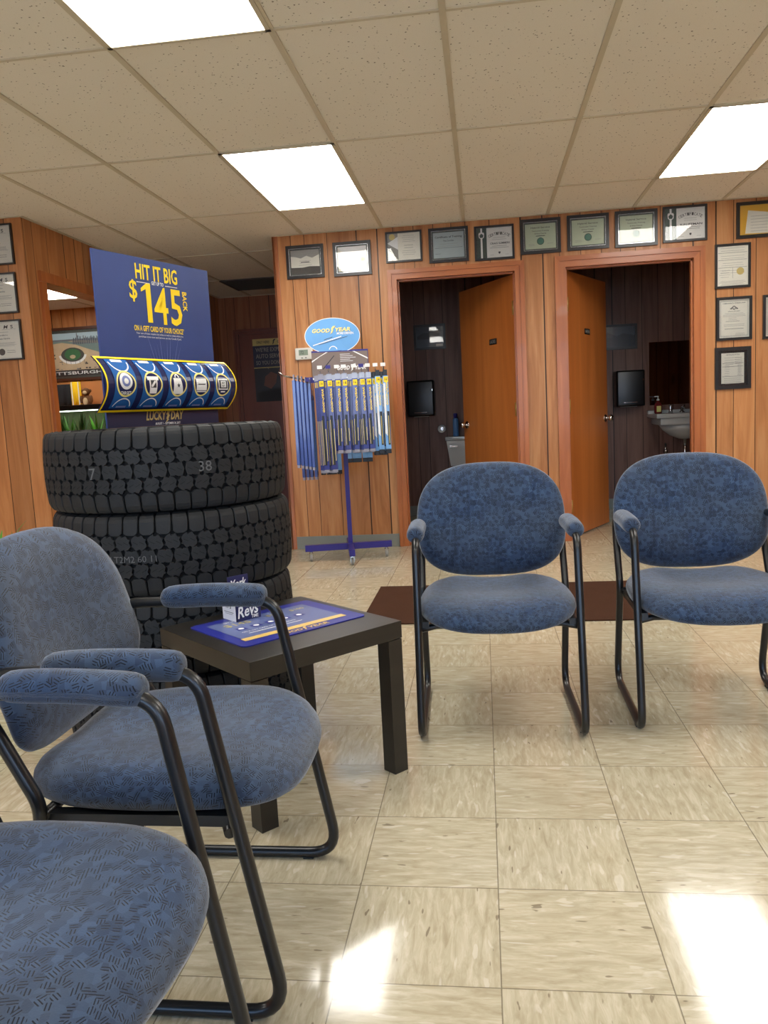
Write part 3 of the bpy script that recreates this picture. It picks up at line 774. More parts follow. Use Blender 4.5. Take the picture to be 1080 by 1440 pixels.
# chalk printing on two of them
def chalk(parent,ang,items):
    m=MB()
    for (s_,a0,tt,h) in items:
        vs,fs=text_geo(s_,0.0)
        x0=min(v.x for v in vs); x1=max(v.x for v in vs)
        out=[]
        for v in vs:
            aa=ang+a0+(v.x-x0)*h/.40; z_=.13+tt+v.y*h
            r_=.3895-.005*((z_-.13)/.094)**2+.0112
            out.append(m.v((r_*math.cos(aa),r_*math.sin(aa),z_)))
        for f_ in fs: m.f([out[i] for i in f_])
    m.obj('chalk_print','chalk',parent)
fa=math.atan2(-tc_[1],-tc_[0])
chalk(tires[0],fa,[('38',.22,-.012,.045)]); chalk(tires[0],fa,[('7',-.62,-.02,.05)])
chalk(tires[1],fa-.35,[('R0 LT2M2 60 11',-.62,-.015,.028)])
# ---------------------------------------------------------------- tire display (board + curved reel)
pL=Vector((-1.245,2.43,0)); 
def camray(px,py):
    return f+r2*((px-540)/1122.264)-u2*((py-720)/1122.264)
def onray(px,py,dist):
    d=camray(px,py); h=math.hypot(d.x,d.y); k=dist/h
    return Vector((d.x*k,d.y*k,1.0453+d.z*k))
A_=onray(128,352,2.64); B_=onray(291,378,3.03)
bw=(Vector((B_.x-A_.x,B_.y-A_.y))).length; ba=math.atan2(B_.y-A_.y,B_.x-A_.x)
ZT=(A_.z+B_.z)/2; ZB=1.041; bh=ZT-ZB
t=thing('tire_display','blue HIT IT BIG cardboard display with a curved reel, standing on the tire stack','display',((A_.x+B_.x)/2,(A_.y+B_.y)/2,ZB),ba)
hw=bw/2
MB().box(-hw,hw,0,.006,0,bh).box(-.1,.1,.006,.12,0,.004).prism([(0.006,0),(.12,0),(.006,bh*.7)],lambda a_,b_,h:Vector((h,a_,b_)),-.002,.002).obj('board',['navy'],t)
m=MB(); Y0=bh
def zy(fr): return bh*(1-fr)   # fraction from the top
text(m,'HIT IT BIG',FR,.005,zy(.082),.050,.195,0,.0012,.02)
text(m,'GET UP TO',FR,.005,zy(.140),.012,.056,1,.0012,.02); rect(m,FR,-.090,-.031,zy(.147),zy(.143),1); rect(m,FR,.041,.100,zy(.147),zy(.143),1)
text(m,'$',FR,-.108,zy(.20),.070,.034,0,.0012,.01); poly(m,FR,[(-.052,zy(.262)-.063),(-.030,zy(.262)-.063),(-.030,zy(.262)+.063),(-.048,zy(.262)+.063),(-.074,zy(.262)+.045),(-.074,zy(.262)+.034),(-.052,zy(.262)+.044)],0,.0012); text(m,'4',FR,.014,zy(.27),.122,.066,0,.0012,.008); text(m,'5',FR,.087,zy(.27),.122,.056,0,.0012,.012)
text(m,'BACK',FR,.133,zy(.225),.022,.066,0,.0012,.02,0,-PI/2)
text(m,'ON A GIFT CARD OF YOUR CHOICE*',FR,.0,zy(.415),.019,.235,0,.0012,.02)
text(m,'Your one of these retailers by online or mail-in rebate when you',FR,.0,zy(.447),.008,.22,1,.0012,0); text(m,'purchase tires now and service on the Credit Card.',FR,.0,zy(.466),.008,.20,1,.0012,0)
# printed rays
for i in range(11):
    an=PI*(.28+.044*i); ln=.10+.05*math.sin(i*2.3); bx=.012-.05*(i-5)/5; cy=zy(.64)
    poly(m,FR,[(bx-.0012,cy),(bx+.0012,cy),(bx+ln*.55*math.cos(an),cy+ln*math.sin(an))],2,.0008)
rect(m,FR,-hw,hw,0,bh*.14,3,.0009)
wf=bh*.062
text(m,'LUCKY',FR,-.052,wf,.030,.090,4,.0016,.03,.2); wingfoot(m,FR,.003,wf,.042,4,.0016); text(m,'DAY',FR,.048,wf,.030,.060,4,.0016,.03,.2)
text(m,'AUGUST 1 - SEPTEMBER 30, 2017',FR,.0,bh*.012,.009,.12,1,.0016,.02)
m.obj('print',['yellow','white','ray','navyd','gold'],t)
# curved reel panel
rw=hw*1.16; rh=.085; rc=bh*.245; bul=.052
def CV(x,y,h):
    v=y/rh; v=max(-1.15,min(1.15,v))
    return Vector((x-.014,-.020-bul*(1-v*v)-h,rc+y))
m=MB(); n=14
fr_=[];bk=[]
for j in range(n+1):
    y=-rh+2*rh*j/n
    fr_.append([m.v(CV(x,y,0)) for x in (-rw,rw)]); bk.append([m.v(CV(x,y,-.004)) for x in (-rw,rw)])
for j in range(n):
    m.f([fr_[j][0],fr_[j][1],fr_[j+1][1],fr_[j+1][0]]); m.f([bk[j][0],bk[j][1],bk[j+1][1],bk[j+1][0]])
    for s_ in (0,1): m.f([fr_[j][s_],fr_[j+1][s_],bk[j+1][s_],bk[j][s_]])
for j in (0,n): m.f([fr_[j][0],fr_[j][1],bk[j][1],bk[j][0]])
m.box(-rw+.05,rw-.03,-.022,-.001,rc+rh-.012,rc+rh-.008).box(-rw+.05,rw-.03,-.022,-.001,rc-rh+.008,rc-rh+.012)
reel=m.obj('reel_panel','reeld',t)
m=MB()
e=.006   # printed flat, then sliced and bent over the curved panel
rect(m,UP,-rw,rw,rh-e,rh,0,.0012,8,1); rect(m,UP,-rw,rw,-rh,-rh+e,0,.0012,8,1); rect(m,UP,-rw,-rw+e,-rh,rh,0,.0012,1,14); rect(m,UP,rw-e,rw,-rh,rh,0,.0012,1,14)
sp=2*rw/5.35
for i in range(5):
    cx=(i-2)*sp
    rect(m,UP,cx-sp*.39,cx+sp*.39,-rh*.86,rh*.90,1,.0012,1,16)
    disc(m,UP,cx,0,sp*.345,None,6,.0017); ring(m,UP,cx,0,sp*.35,sp*.35,.0055,2,.0024); 
    ring(m,UP,cx,rh*.86,sp*.35,sp*.32,.004,3,.0022,18,PI*1.05,PI*1.95); ring(m,UP,cx,-rh*.92,sp*.33,sp*.30,.003,3,.0022,18,PI*.1,PI*.9)
    rect(m,UP,cx-.022,cx+.022,rh*.80,rh*.89,3,.0022); rect(m,UP,cx-.020,cx+.020,-rh*.84,-rh*.78,5,.0022)
cx=-2*sp; disc(m,UP,cx,.008,.026,None,3,.0022); disc(m,UP,cx,.008,.017,None,5,.0028); disc(m,UP,cx,.008,.009,None,3,.0034); text(m,'TARGET',UP,cx,-.028,.010,.042,3,.0024,.02)
cx=-sp; poly(m,UP,[(cx-.026,.024),(cx+.026,.024),(cx+.024,.012),(cx+.018,.012),(cx+.015,-.03),(cx-.015,-.03),(cx-.018,.012),(cx-.024,.012)],3,.0022); rect(m,UP,cx-.012,cx+.012,-.012,.012,4,.0028); poly(m,UP,[(cx-.010,-.010),(cx-.004,-.010),(cx+.010,.006),(cx+.010,.010),(cx+.004,.010),(cx-.010,-.004)],3,.0034)
cx=0; poly(m,UP,[(cx-.020,.02),(cx+.014,.02),(cx+.024,-.032),(cx-.024,-.032)],3,.0022); ring(m,UP,cx-.002,.022,.010,.012,.004,3,.0022,12,0,PI)
st=[]
for k in range(10): a=PI/2+k*PI/5; q=.009 if k%2==0 else .0038; st.append((cx+q*math.cos(a),-.004+q*math.sin(a)))
poly(m,UP,st,4,.0028)
cx=sp; rect(m,UP,cx-.026,cx+.026,-.020,.020,3,.0022); rect(m,UP,cx-.018,cx+.018,-.001,.002,4,.0028); rect(m,UP,cx-.024,cx+.024,-.026,-.022,3,.0022)
cx=2*sp; rect(m,UP,cx-.026,cx+.026,-.018,.020,3,.0022); rect(m,UP,cx-.022,cx+.022,-.014,.016,4,.0028); rect(m,UP,cx-.014,cx+.014,-.010,.013,3,.0034); text(m,'BEST',UP,cx,.006,.007,.018,4,.0038,.02); text(m,'BUY',UP,cx,-.004,.007,.014,4,.0038,.02); rect(m,UP,cx-.012,cx+.012,-.027,-.023,3,.0022)
for k in range(-9,10):
    bmesh.ops.bisect_plane(m.bm,geom=m.bm.verts[:]+m.bm.edges[:]+m.bm.faces[:],plane_co=(0,k*rh/10+.0003,0),plane_no=(0,1,0),dist=1e-7)
for v_ in m.bm.verts: v_.co=CV(v_.co.x,v_.co.y,v_.co.z+.0008)
m.obj('reel_print',['yellow','reel','cream','white','ink','ray','reeld'],reel,clean=False)
# ---------------------------------------------------------------- framed certificates
def framed(x0,x1,z0,z1,Y,style,label,name='framed_certificate',cat='certificate',fw=.022,group='framed certificates',mats=None):
    cx,cz=(x0+x1)/2,(z0+z1)/2; a,b=(x1-x0)/2,(z1-z0)/2
    t=thing(name,label,cat,(cx,Y-.001,cz),0,group)
    m=MB(); d=.018
    for (p) in ([(-a,-b),(a,-b),(a-fw,-b+fw),(-a+fw,-b+fw)],[(a,-b),(a,b),(a-fw,b-fw),(a-fw,-b+fw)],[(a,b),(-a,b),(-a+fw,b-fw),(a-fw,b-fw)],[(-a,b),(-a,-b),(-a+fw,-b+fw),(-a+fw,b-fw)]):
        m.prism(p,FR,0,d)
    m.obj('frame','frame' if cat=='certificate' else 'frame',t)
    ia,ib=a-fw,b-fw
    MB().box(-ia,ia,-.005,-.001,-ib,ib).obj('backing','matgrey' if style in('hybrid','train','dark','glare') else 'frame',t)
    if style in ('hybrid','train','dark','glare'):
        m=MB(); e=.004
        for (q0,q1,q2,q3) in ((-ia,ia,ib-e,ib),(-ia,ia,-ib,-ib+e),(-ia,-ia+e,-ib,ib),(ia-e,ia,-ib,ib)): rect(m,FR,q0,q1,q2,q3,0,.0185-.008)
        m.obj('silver_border','silver',t)
        pa,pb=ia-.013,ib-.013
    elif style=='third': pa,pb=ia*.78,ib*.86
    else: pa,pb=ia,ib
    ms=['paper','ink','grey','gold','teal','dgreen','white','yellowp','dgrey']
    pm={'hybrid':'paperg','train':'paperb','dark':'paper','glare':'paper','cert':'paperw'}.get(style,'paper'); ms[0]=pm
    m=MB(); rect(m,FR,-pa,pa,-pb,pb,0,.006); L1=.0068; L2=.0076
    def lines(x,y,w_,n,dy,mi=2,th=.002):
        for i in range(n):
            ww=w_*(.75+.25*random.random()); rect(m,FR,x-ww/2,x+ww/2,y-i*dy-th,y-i*dy,mi,L1)
    if style=='hybrid':
        text(m,'Hybrid Service',FR,0,pb*.68,.016,pa*1.25,1,L1,.01); text(m,'Technician Training',FR,0,pb*.42,.011,pa*1.1,8,L1); text(m,'8 Hour Course',FR,0,pb*.22,.010,pa*.75,8,L1); rect(m,FR,-pa*.3,pa*.3,pb*.0,pb*.05,1,L1)
        disc(m,FR,0,-pb*.4,.026,None,4,L1); ring(m,FR,0,-pb*.4,.026,.026,.004,5,L2); lines(-pa*.6,-pb*.6,pa*.5,2,.010,2); lines(pa*.62,-pb*.6,pa*.4,1,.01,2)
    elif style=='train':
        text(m,'Certificate of Training',FR,0,pb*.62,.018,pa*1.75,1,L1,.02); text(m,'This Certifies',FR,0,pb*.34,.012,pa*.7,8,L1); lines(0,pb*.1,pa*1.5,2,.016); lines(0,-pb*.2,pa*1.8,1,.02,8); lines(-pa*.7,-pb*.65,pa*.4,1,.02,8)
    elif style=='cert':
        rect(m,FR,-pa,-pa*.42,-pb,pb,5,L1); rect(m,FR,-pa*.76,-pa*.66,-pb,pb,6,L2)
        poly(m,FR,[(-pa*.71+dx_*pa*.18,pb*.5+dz_*pa*.18) for dx_,dz_ in ((-.9,.6),(-.7,1),(.7,1),(.9,.6),(.8,-.5),(0,-1.1),(-.8,-.5))],6,.0084); poly(m,FR,[(-pa*.71+dx_*pa*.13,pb*.5+dz_*pa*.13) for dx_,dz_ in ((-.9,.2),(0,1),(.9,.2),(.6,-.8),(-.6,-.8))],5,.009)
        word='CERTIFICATE'
        for i,ch in enumerate(word):
            aa=(i-5)/5*.55; text(m,ch,FR,pa*.28+pa*1.05*math.sin(aa),pb*.60-pa*1.05*(1-math.cos(aa))*.9,.020,.013,8,L1,.01,0,-aa)
        lines(pa*.28,pb*.34,pa*.8,2,.014); 
        text(m,'CRAIG SUMMERS' if x0<1 else 'KAUFFMAN',FR,pa*.32,-pb*.05,.014,pa*1.1,1,L1,.02); lines(pa*.28,-pb*.22,pa*1.1,2,.012,8)
        poly(m,FR,[(pa*.28+dx_*.008,-pb*.68+dz_*.008) for dx_,dz_ in ((-.9,1),(.9,1),(.9,-.3),(0,-1.1),(-.9,-.3))],1,L1); lines(-pa*.15,-pb*.8,pa*.25,1,.01); lines(pa*.7,-pb*.8,pa*.25,1,.01)
    elif style=='dark':
        poly(m,FR,[(-pa,pb),(pa,pb),(pa,pb*.55),(pa*.5,pb*.30),(.1*pa,pb*.5),(-pa*.3,pb*.3),(-pa*.7,pb*.45),(-pa,pb*.5)],2,L1); poly(m,FR,[(-pa,-pb),(pa,-pb),(pa,-pb*.45),(pa*.3,-pb*.4),(-pa*.2,-pb*.48),(-pa,-pb*.45)],8,L1)
        lines(0,pb*.1,pa*1.0,3,.016,2); rect(m,FR,-pa*.3,pa*.3,-pb*.06,pb*.0,1,L2)
    elif style=='glare':
        poly(m,FR,[(-pa,pb),(pa,pb),(pa,pb*.4),(pa*.3,pb*.15),(-pa*.2,pb*.3),(-pa*.7,pb*.6)],6,L1); disc(m,FR,pa*.75,-pb*.1,.017,None,3,L2); lines(-.02,pb*.0,pa*1.1,3,.022,2); disc(m,FR,-pa*.85,-pb*.8,.007,None,2,L1)
    elif style=='diag':
        poly(m,FR,[(-pa,pb),(-pa*.35,pb),(-pa*.35,-pb*.95),(-pa,-pb*.1)],2,L1); poly(m,FR,[(-pa,pb*.3),(-pa*.35,pb*.75),(-pa*.35,-pb*.2)],6,L2); disc(m,FR,-pa*.7,pb*.75,.022,None,3,.0084); lines(pa*.3,pb*.8,pa*.9,4,.014); lines(pa*.3,pb*.1,pa*.7,2,.018,8); lines(pa*.3,-pb*.3,pa*.9,3,.014)
    elif style=='yellow':
        rect(m,FR,-pa,pa,-pb,pb,7,L1); poly(m,FR,[(-pa*.75,-pb*.9),(-pa*.62,pb*.65),(pa*.3,pb*.45),(pa*.95,pb*.45),(pa*.95,-pb*.95)],0,L2)
        for i in range(6): rect(m,FR,-pa*.5,pa*.8,pb*(.25-.2*i)-.002,pb*(.25-.2*i),2,.0084)
    elif style=='form':
        lines(0,pb*.9,pa*1.8,2,.018,2); 
        for z_ in (.66,.3,-.08): rect(m,FR,-pa*.92,pa*.92,pb*z_,pb*z_+.002,8,L1); lines(0,pb*z_-.02,pa*1.6,2,.016,2)
        disc(m,FR,pa*.5,-pb*.28,.026,None,3,L2); rect(m,FR,0,.0015,-pb*.62,-pb*.08,8,L1); lines(-pa*.5,-pb*.2,pa*.7,4,.016,2); lines(0,-pb*.75,pa*1.8,4,.009,2)
    elif style=='seal':
        for q in ((.92,.93),(.88,.9)): 
            for (x_0,x_1,z_0,z_1) in ((-1,1,1,1),(-1,1,-1,-1),(-1,-1,-1,1),(1,1,-1,1)): rect(m,FR,x_0*pa*q[0]-.0008,x_1*pa*q[0]+.0008,z_0*pb*q[1]-.0008,z_1*pb*q[1]+.0008,2,L1)
        text(m,'COMMONWEALTH OF PENNSYLVANIA',FR,0,pb*.80,.008,pa*1.5,8,L1); ring(m,FR,0,pb*.56,.012,.014,.006,8,L1); poly(m,FR,[(-.03,pb*.50),(-.012,pb*.62),(-.016,pb*.48)],8,L1); poly(m,FR,[(.03,pb*.50),(.012,pb*.62),(.016,pb*.48)],8,L1)
        text(m,'INSURANCE DEPARTMENT',FR,0,pb*.38,.007,pa*.8,8,L1); lines(0,pb*.28,pa*1.6,3,.010); lines(-pa*.1,pb*.04,pa*.6,2,.012); lines(-pa*.1,-pb*.13,pa*1.1,1,.01,8); lines(0,-pb*.3,pa*1.5,2,.010); lines(0,-pb*.52,pa*1.4,1,.01,2,.004); lines(pa*.4,-pb*.78,pa*.7,2,.01)
    elif style=='third':
        text(m,'CERTIFICATE OF TITLE',FR,0,pb*.88,.008,pa*1.2,8,L1); lines(-pa*.3,pb*.7,pa*.9,5,.016,2); lines(pa*.5,pb*.7,pa*.7,4,.014,8)
        for z_ in (.32,.1,-.55): rect(m,FR,-pa*.92,pa*.92,pb*z_,pb*z_+.002,8,L1)
        lines(pa*.6,pb*.2,pa*.4,9,.010,8); lines(-pa*.5,pb*.18,pa*.5,6,.014,2); lines(0,-pb*.66,pa*1.6,4,.013,2)
    elif style=='asbs':
        lines(-.02,pb*.45,pa*1.2,1,.01); 
        text(m,'M',FR,pa*.22,pb*.72,.022,.026,1,L1,.02,.3); text(m,'S',FR,pa*.55,pb*.72,.022,.018,1,L1,.02); rect(m,FR,pa*.0,pa*.75,pb*.58,pb*.59,8,L1)
        text(m,'is certified in',FR,.0,pb*.28,.009,.07,8,L1); text(m,'Auto Service',FR,.01,pb*.1,.011,.08,1,L1); lines(0,-pb*.12,pa*1.6,4,.007); disc(m,FR,-pa*.12,-pb*.62,.022,None,8,L1); lines(pa*.4,-pb*.55,pa*.6,2,.012,8)
        rect(m,FR,-pa*.95,pa*.95,-pb*.955,-pb*.945,2,L1); rect(m,FR,-pa*.95,pa*.95,pb*.945,pb*.955,2,L1)
    m.obj('paper',ms,t)
    MB().box(-ia,ia,-.0132,-.0115,-ib,ib).obj('glass','glass',t)
    return t
F=framed
F(-1.441,-1.151,2.092,2.337,YW,'dark','framed certificate with a dark grey sky border, first from the hallway corner')
F(-1.078,-.789,2.087,2.336,YW,'glare','framed cream certificate with a gold seal, above and right of the wiper rack sign')
F(-.675,-.403,2.157,2.381,YW,'diag','thin framed certificate with a diagonal grey stripe, above the left corner of the ladies doorway',fw=.013)
F(-.352,-.058,2.132,2.381,YW,'train','framed blue-grey certificate reading Certificate of Training',fw=.02)
F(-.014,.276,2.124,2.370,YW,'cert','framed CERTIFICATE with a dark green band, above the middle of the ladies doorway',fw=.015)
F(.322,.612,2.144,2.391,YW,'hybrid','framed green Hybrid Service certificate, left one of the three',)
F(.658,.955,2.147,2.394,YW,'hybrid','framed green Hybrid Service certificate, middle one of the three')
F(.998,1.295,2.143,2.396,YW,'hybrid','framed green Hybrid Service certificate, right one of the three, above the right doorway')
F(1.332,1.637,2.152,2.400,YW,'cert','framed CERTIFICATE with a dark band and window glare, above the right doorway right corner',fw=.015)
F(1.837,2.18,2.142,2.390,YW,'yellow','black frame with a folded paper on yellow, at the upper right edge',fw=.022)
F(1.690,1.934,1.804,2.113,YW,'form','framed form with gold seal, topmost of three frames stacked beside the right door',fw=.016)
F(1.701,1.945,1.436,1.742,YW,'seal','framed licence with a crest, middle of the three frames stacked beside the right door',fw=.018)
F(1.689,1.940,1.086,1.387,YW,'third','wide black frame, lowest of the three frames stacked beside the right door',fw=.024)
F(2.020,2.27,1.43,1.74,YW,'seal','black framed licence cut off by the right edge of the view',fw=.018)
F(-3.25,-2.973,2.125,2.382,YL,'asbs','top framed certificate on the left wall',fw=.010)
F(-3.25,-2.980,1.817,2.075,YL,'asbs','middle framed certificate on the left wall',fw=.010)
F(-3.25,-2.978,1.516,1.775,YL,'asbs','lowest framed certificate on the left wall',fw=.010)
# thermostat
t=thing('thermostat','white wall thermostat left of the oval sign','thermostat',(-1.348,YW,1.527))
MB().box(-.068,.068,-.028,-.001,-.045,.045,bev=.008).obj('housing','plastic_w',t,True)
MB().box(-.038,.034,-.0295,-.028,-.012,.030).obj('screen','lcd',t)
m=MB(); text(m,'72',lambda x,y,h:Vector((x,-.0296-h,y)),-.012,.009,.024,.026,0,.0006,0); m.box(-.02,-.008,-.031,-.028,-.034,-.028).box(.01,.022,-.031,-.028,-.034,-.028); m.obj('button','dgrey',t)
# ---------------------------------------------------------------- wiper rack
rx,ry,ra=-.985,5.66,.20
RT=thing('wiper_rack','purple wheeled wiper blade rack with an oval sign, standing by the panelled wall','rack',(rx,ry,0),ra)
MB().box(-.016,.016,-.010,.022,.10,1.50,bev=.002).obj('post','purple',RT)
for nm,args in (('arm',(-.31,.30,-.02,.02,.075,.125)),('arm',(-.02,.02,-.30,.30,.075,.125))):
    pass
MB().box(-.33,.30,-.02,.02,.075,.12,bev=.003).obj('base_beam','purple',RT)
MB().box(-.02,.02,-.29,.29,.070,.115,bev=.003).obj('base_beam','purple',RT)
for (x,y) in ((-.29,0),(.26,0),(0,-.25),(0,.25)):
    m=MB().cyl((x,y,.075),(x,y,.062),.012,mi=0).box(x-.014,x+.014,y-.012,y+.012,.058,.063)
    m.box(x-.014,x-.011,y-.012,y+.018,.022,.062).box(x+.011,x+.014,y-.012,y+.018,.022,.062)
    wl=m.obj('caster','chrome',RT)
    MB().lathe([(.006,-.009),(.022,-.009),(.0245,-.005),(.0245,.005),(.022,.009),(.006,.009)],(x,y+.008,.0247),'x',20,closed=True).obj('wheel','grey',wl,True)
# top frame bars
m=MB()
for z_ in (1.30,): m.box(-.25,.25,-.012,.012,z_-.02,z_+.02)
m.box(-.25,-.225,-.15,.15,1.285,1.31).box(.225,.25,-.15,.15,1.285,1.31).box(-.25,.25,.13,.15,1.285,1.31).box(-.20,.20,-.008,.008,1.48,1.50).box(-.20,-.185,-.008,.008,1.30,1.50).box(.185,.20,-.008,.008,1.30,1.50)
m.obj('top_frame','purple',RT)
# header card and oval sign
hc=MB().box(-.20,.195,-.016,-.012,1.30,1.495).obj('header_card','road',RT)
HF=lambda x,y,h:Vector((x,-.016-h,y))
m=MB(); poly(m,HF,[(-.2,1.42),(-.2,1.43),(-.08,1.490),(-.095,1.490)],0); poly(m,HF,[(.195,1.43),(.195,1.44),(.10,1.490),(.085,1.490)],0); poly(m,HF,[(-.13,1.37),(-.12,1.37),(-.04,1.46),(-.042,1.465)],1)
for i in range(5): rect(m,HF,.0,.07+.06*((i*7)%3)/3,1.468-i*.012,1.471-i*.012,0)
rect(m,HF,-.2,.195,1.300,1.312,0); text(m,'GOOD',HF,.02,1.375,.03,.09,0,.001,.03,.2); wingfoot(m,HF,.085,1.375,.042,0); text(m,'YEAR',HF,.14,1.375,.03,.08,0,.001,.03,.2)
rect(m,HF,-.2,.195,1.488,1.495,2,.0012)
m.obj('print',['white','ink','purple'],hc)
ov=MB().prism([(-.045+.195*math.cos(2*PI*k/48),1.60+.125*math.sin(2*PI*k/48)) for k in range(48)],lambda x,y,h:Vector((x,-.010+h,y)),0,.004).box(-.03,-.01,-.006,.004,1.47,1.52).obj('oval_sign','sky_oval',RT)
OF=lambda x,y,h:Vector((x-.045,-.010-h,y))
m=MB(); ring(m,OF,0,1.60,.195,.125,.004,1,.001,48)
for lay,mi,o_ in ((.0012,2,.0015),(.002,0,0)):
    text(m,'GOOD',OF,-.078+o_,1.638-o_,.028,.125,mi,lay,.03,.25); wingfoot(m,OF,.0+o_,1.640-o_,.045,mi,lay); text(m,'YEAR',OF,.075+o_,1.642-o_,.028,.115,mi,lay,.03,.25)
text(m,'MORE DRIVEN.',OF,.092,1.615,.016,.12,1,.0012,.02,.1)
poly(m,OF,[(-.14,1.535),(.06,1.590),(.065,1.598),(-.14,1.541)],1,.0012); poly(m,OF,[(-.10,1.540),(.10,1.590),(.11,1.596),(-.10,1.543)],3,.0014); poly(m,OF,[(-.06,1.572),(.0,1.590),(.0,1.594),(-.06,1.576)],3,.0016); ring(m,OF,.0,1.50,.03,.03,.005,1,.0012,18,.2,PI-.2)
m.obj('print',['cream','white','purple','dgrey'],ov)
# hooks
m=MB()
front=[-.145,-.088,-.030,.016,.085,.135,.180,.232,.285]
hz=1.315
for x in front: m.tube([(x+.02,0,hz-.02),(x,-.20,hz+.02),(x-.005,-.25,hz+.05)],.0028,6)
for k in range(5): 
    y=-.10+k*.045; m.tube([(-.245,y,1.30),(-.40,y-.05,1.335),(-.43,y-.06,1.36)],.0028,6)
for x in (-.16,-.12,-.08,-.04,.06,.10,.14,.18): m.tube([(x,0,1.17),(x,.22,1.19),(x,.26,1.22)],.0028,6)
m.obj('hook','chrome',RT)
m=MB()
for i,x in enumerate(front): m.box(x-.021,x+.012,-.256,-.2525,hz+.045,hz+.068,1 if i in (1,5) else 0)
m.obj('price_tag',['white','purple'],RT)
# wiper packs
RM=Matrix.Translation((rx,ry,0))@Matrix.Rotation(ra,4,'Z')
def pack(kind,num,Lh,lab,grp):
    """pack hangs down from its root (hook hole) along -z, facing -y"""
    t=thing('wiper_blade_pack',lab,'wiper blade',(0,0,0),ra,grp)
    wd=.019; T_=.008 if kind!='edge' else .0105
    mats={'blue':'pack','light':'packl','edge':'packe'}[kind]
    m=MB()
    if kind=='light':
        m.box(-.014,.014,-.004,.004,-.03,.012,1,bev=.001).box(-wd,wd,-T_,T_,-Lh+.03,-.028,0,bev=.003).box(-wd,wd,-T_,T_,-Lh,-Lh+.03,1,bev=.003)
    else:
        m.box(-wd*.9,wd*.9,-.002,.002,-.03,.012,1).box(-wd,wd,-T_,T_,-Lh+.02,-.026,0,bev=.003).box(-wd*.9,wd*.9,-T_*.8,T_*.8,-Lh,-Lh+.02,1)
    m.obj('case',[mats,'packk' if kind=='light' else 'clear'],t)
    if kind in('blue','light'):
        Q=lambda x,y,h:Vector((x,-T_-h,y))
        m=MB(); rect(m,Q,-.013,.017,-.072,-.034,0,.0008); text(m,num,Q,.002,-.053,.016,.018,1,.0014,.01)
        z0=-.255 if kind=='blue' else -.235
        text(m,'GOOD',Q,.006,z0+.045,.013,.075,0,.0012,.03,.2,PI/2); wingfoot(m,Q,.006,z0+.092,.018,0,.0012); text(m,'YEAR',Q,.006,z0+.135,.013,.068,0,.0012,.03,.2,PI/2)
        if kind=='light': poly(m,Q,[(-wd+.002,-.08),(-.005,-.08),(-.002,-Lh+.12),(-wd+.002,-Lh+.14)],3,.0008); rect(m,Q,.0,wd-.003,-Lh+.06,-.27,1,.0008); rect(m,Q,.006,.011,-Lh+.07,-.30,2,.0014)
        m.obj('label',['yellow','ink','gold','white'],t)
        if kind=='blue':
            m=MB(); m.box(-.011,.005,-T_-.002,-T_,-Lh+.05,-.27,0); m.box(-.014,-.010,-T_-.004,-T_-.001,-Lh+.055,-.30,1); m.box(.007,.012,-T_-.004,-T_-.001,-Lh+.08,-.36,1)
            m.obj('blade',['packk','gold'],t)
    return t
protos={}
def hang(kind,num,Lh,lx,ly,lz,rot,lab,grp):
    key=(kind,num,Lh); 
    p=RM@Vector((lx,ly,lz))
    if key not in protos: o=pack(kind,num,Lh,lab,grp); protos[key]=o
    else: o=dup(protos[key],None,None,lab,grp)
    o.location=p; o.rotation_euler=(0,random.uniform(-.015,.015),ra+rot)
    return o
nums=['20','22','19','18','16','17','18']
lens=[.66,.66,.53,.53,.53,.53,.53]
od=['first','second','third','fourth','fifth','sixth','seventh']
for i in range(7):
    hang('blue',nums[i],lens[i],front[i],-.225,hz,0,'blue wiper blade pack with yellow tag, %s from left on the rack front'%od[i],'wiper blades on the front hooks')
    for k in range(3): hang('blue',nums[i],lens[i],front[i]-.011*(k+1)+.004,-.2-.0*k+.022*k,hz-.006,0,'blue packaged wiper blade hanging behind a tagged one on the front hooks','wiper blades behind the front ones')
for i in (7,8):
    n_=['14','16'][i-7]
    hang('light',n_,.56,front[i]+.01,-.225,hz+.01,0,'light blue wiper pack, black cap, tag %s, on the rack right end'%n_,'black capped wiper packs')
    for k in range(2): hang('light',n_,.56,front[i]-.016*(k+1)+.006,-.2+.024*k,hz+.0,0,'light blue black capped wiper pack behind the front ones on the rack right end','black capped wiper packs behind')
for k in range(5):
    hang('edge','',.63,-.225-.026*k,-.10-.012*k,1.30+.006*k,PI/2-.25,'blue wiper pack seen edge on at the left side of the rack','wiper packs on the left side hooks')
for k in range(4):
    hang('edge','',.631,-.215-.030*k,.07,1.22,PI/2-.25,'blue wiper pack hanging lower behind the left side row of the rack','lower wiper packs on the left side')
for k,x in enumerate((-.17,-.130,-.090,-.050)):
    hang('light','x',.58,x,.20,1.19,PI,'pale wiper pack with black end hanging low behind the rack left half','rear wiper packs left of the post')
for k,x in enumerate((.03,.070,.11,.150,.190)):
    hang('light','y',.50,x,.20,1.19,PI,'pale wiper pack with black end hanging low behind the rack right half','rear wiper packs right of the post')
# ---------------------------------------------------------------- door mat
t=MB().box(-.66,2.4,0,0.0,0,0) if 0 else None
m=MB(); m.box(-.645,2.6,3.83,4.68,0.0005,.008,bev=.003)
tag(m.obj('floor_mat','rug'),'dark brown floor mat lying behind the two facing chairs','mat')
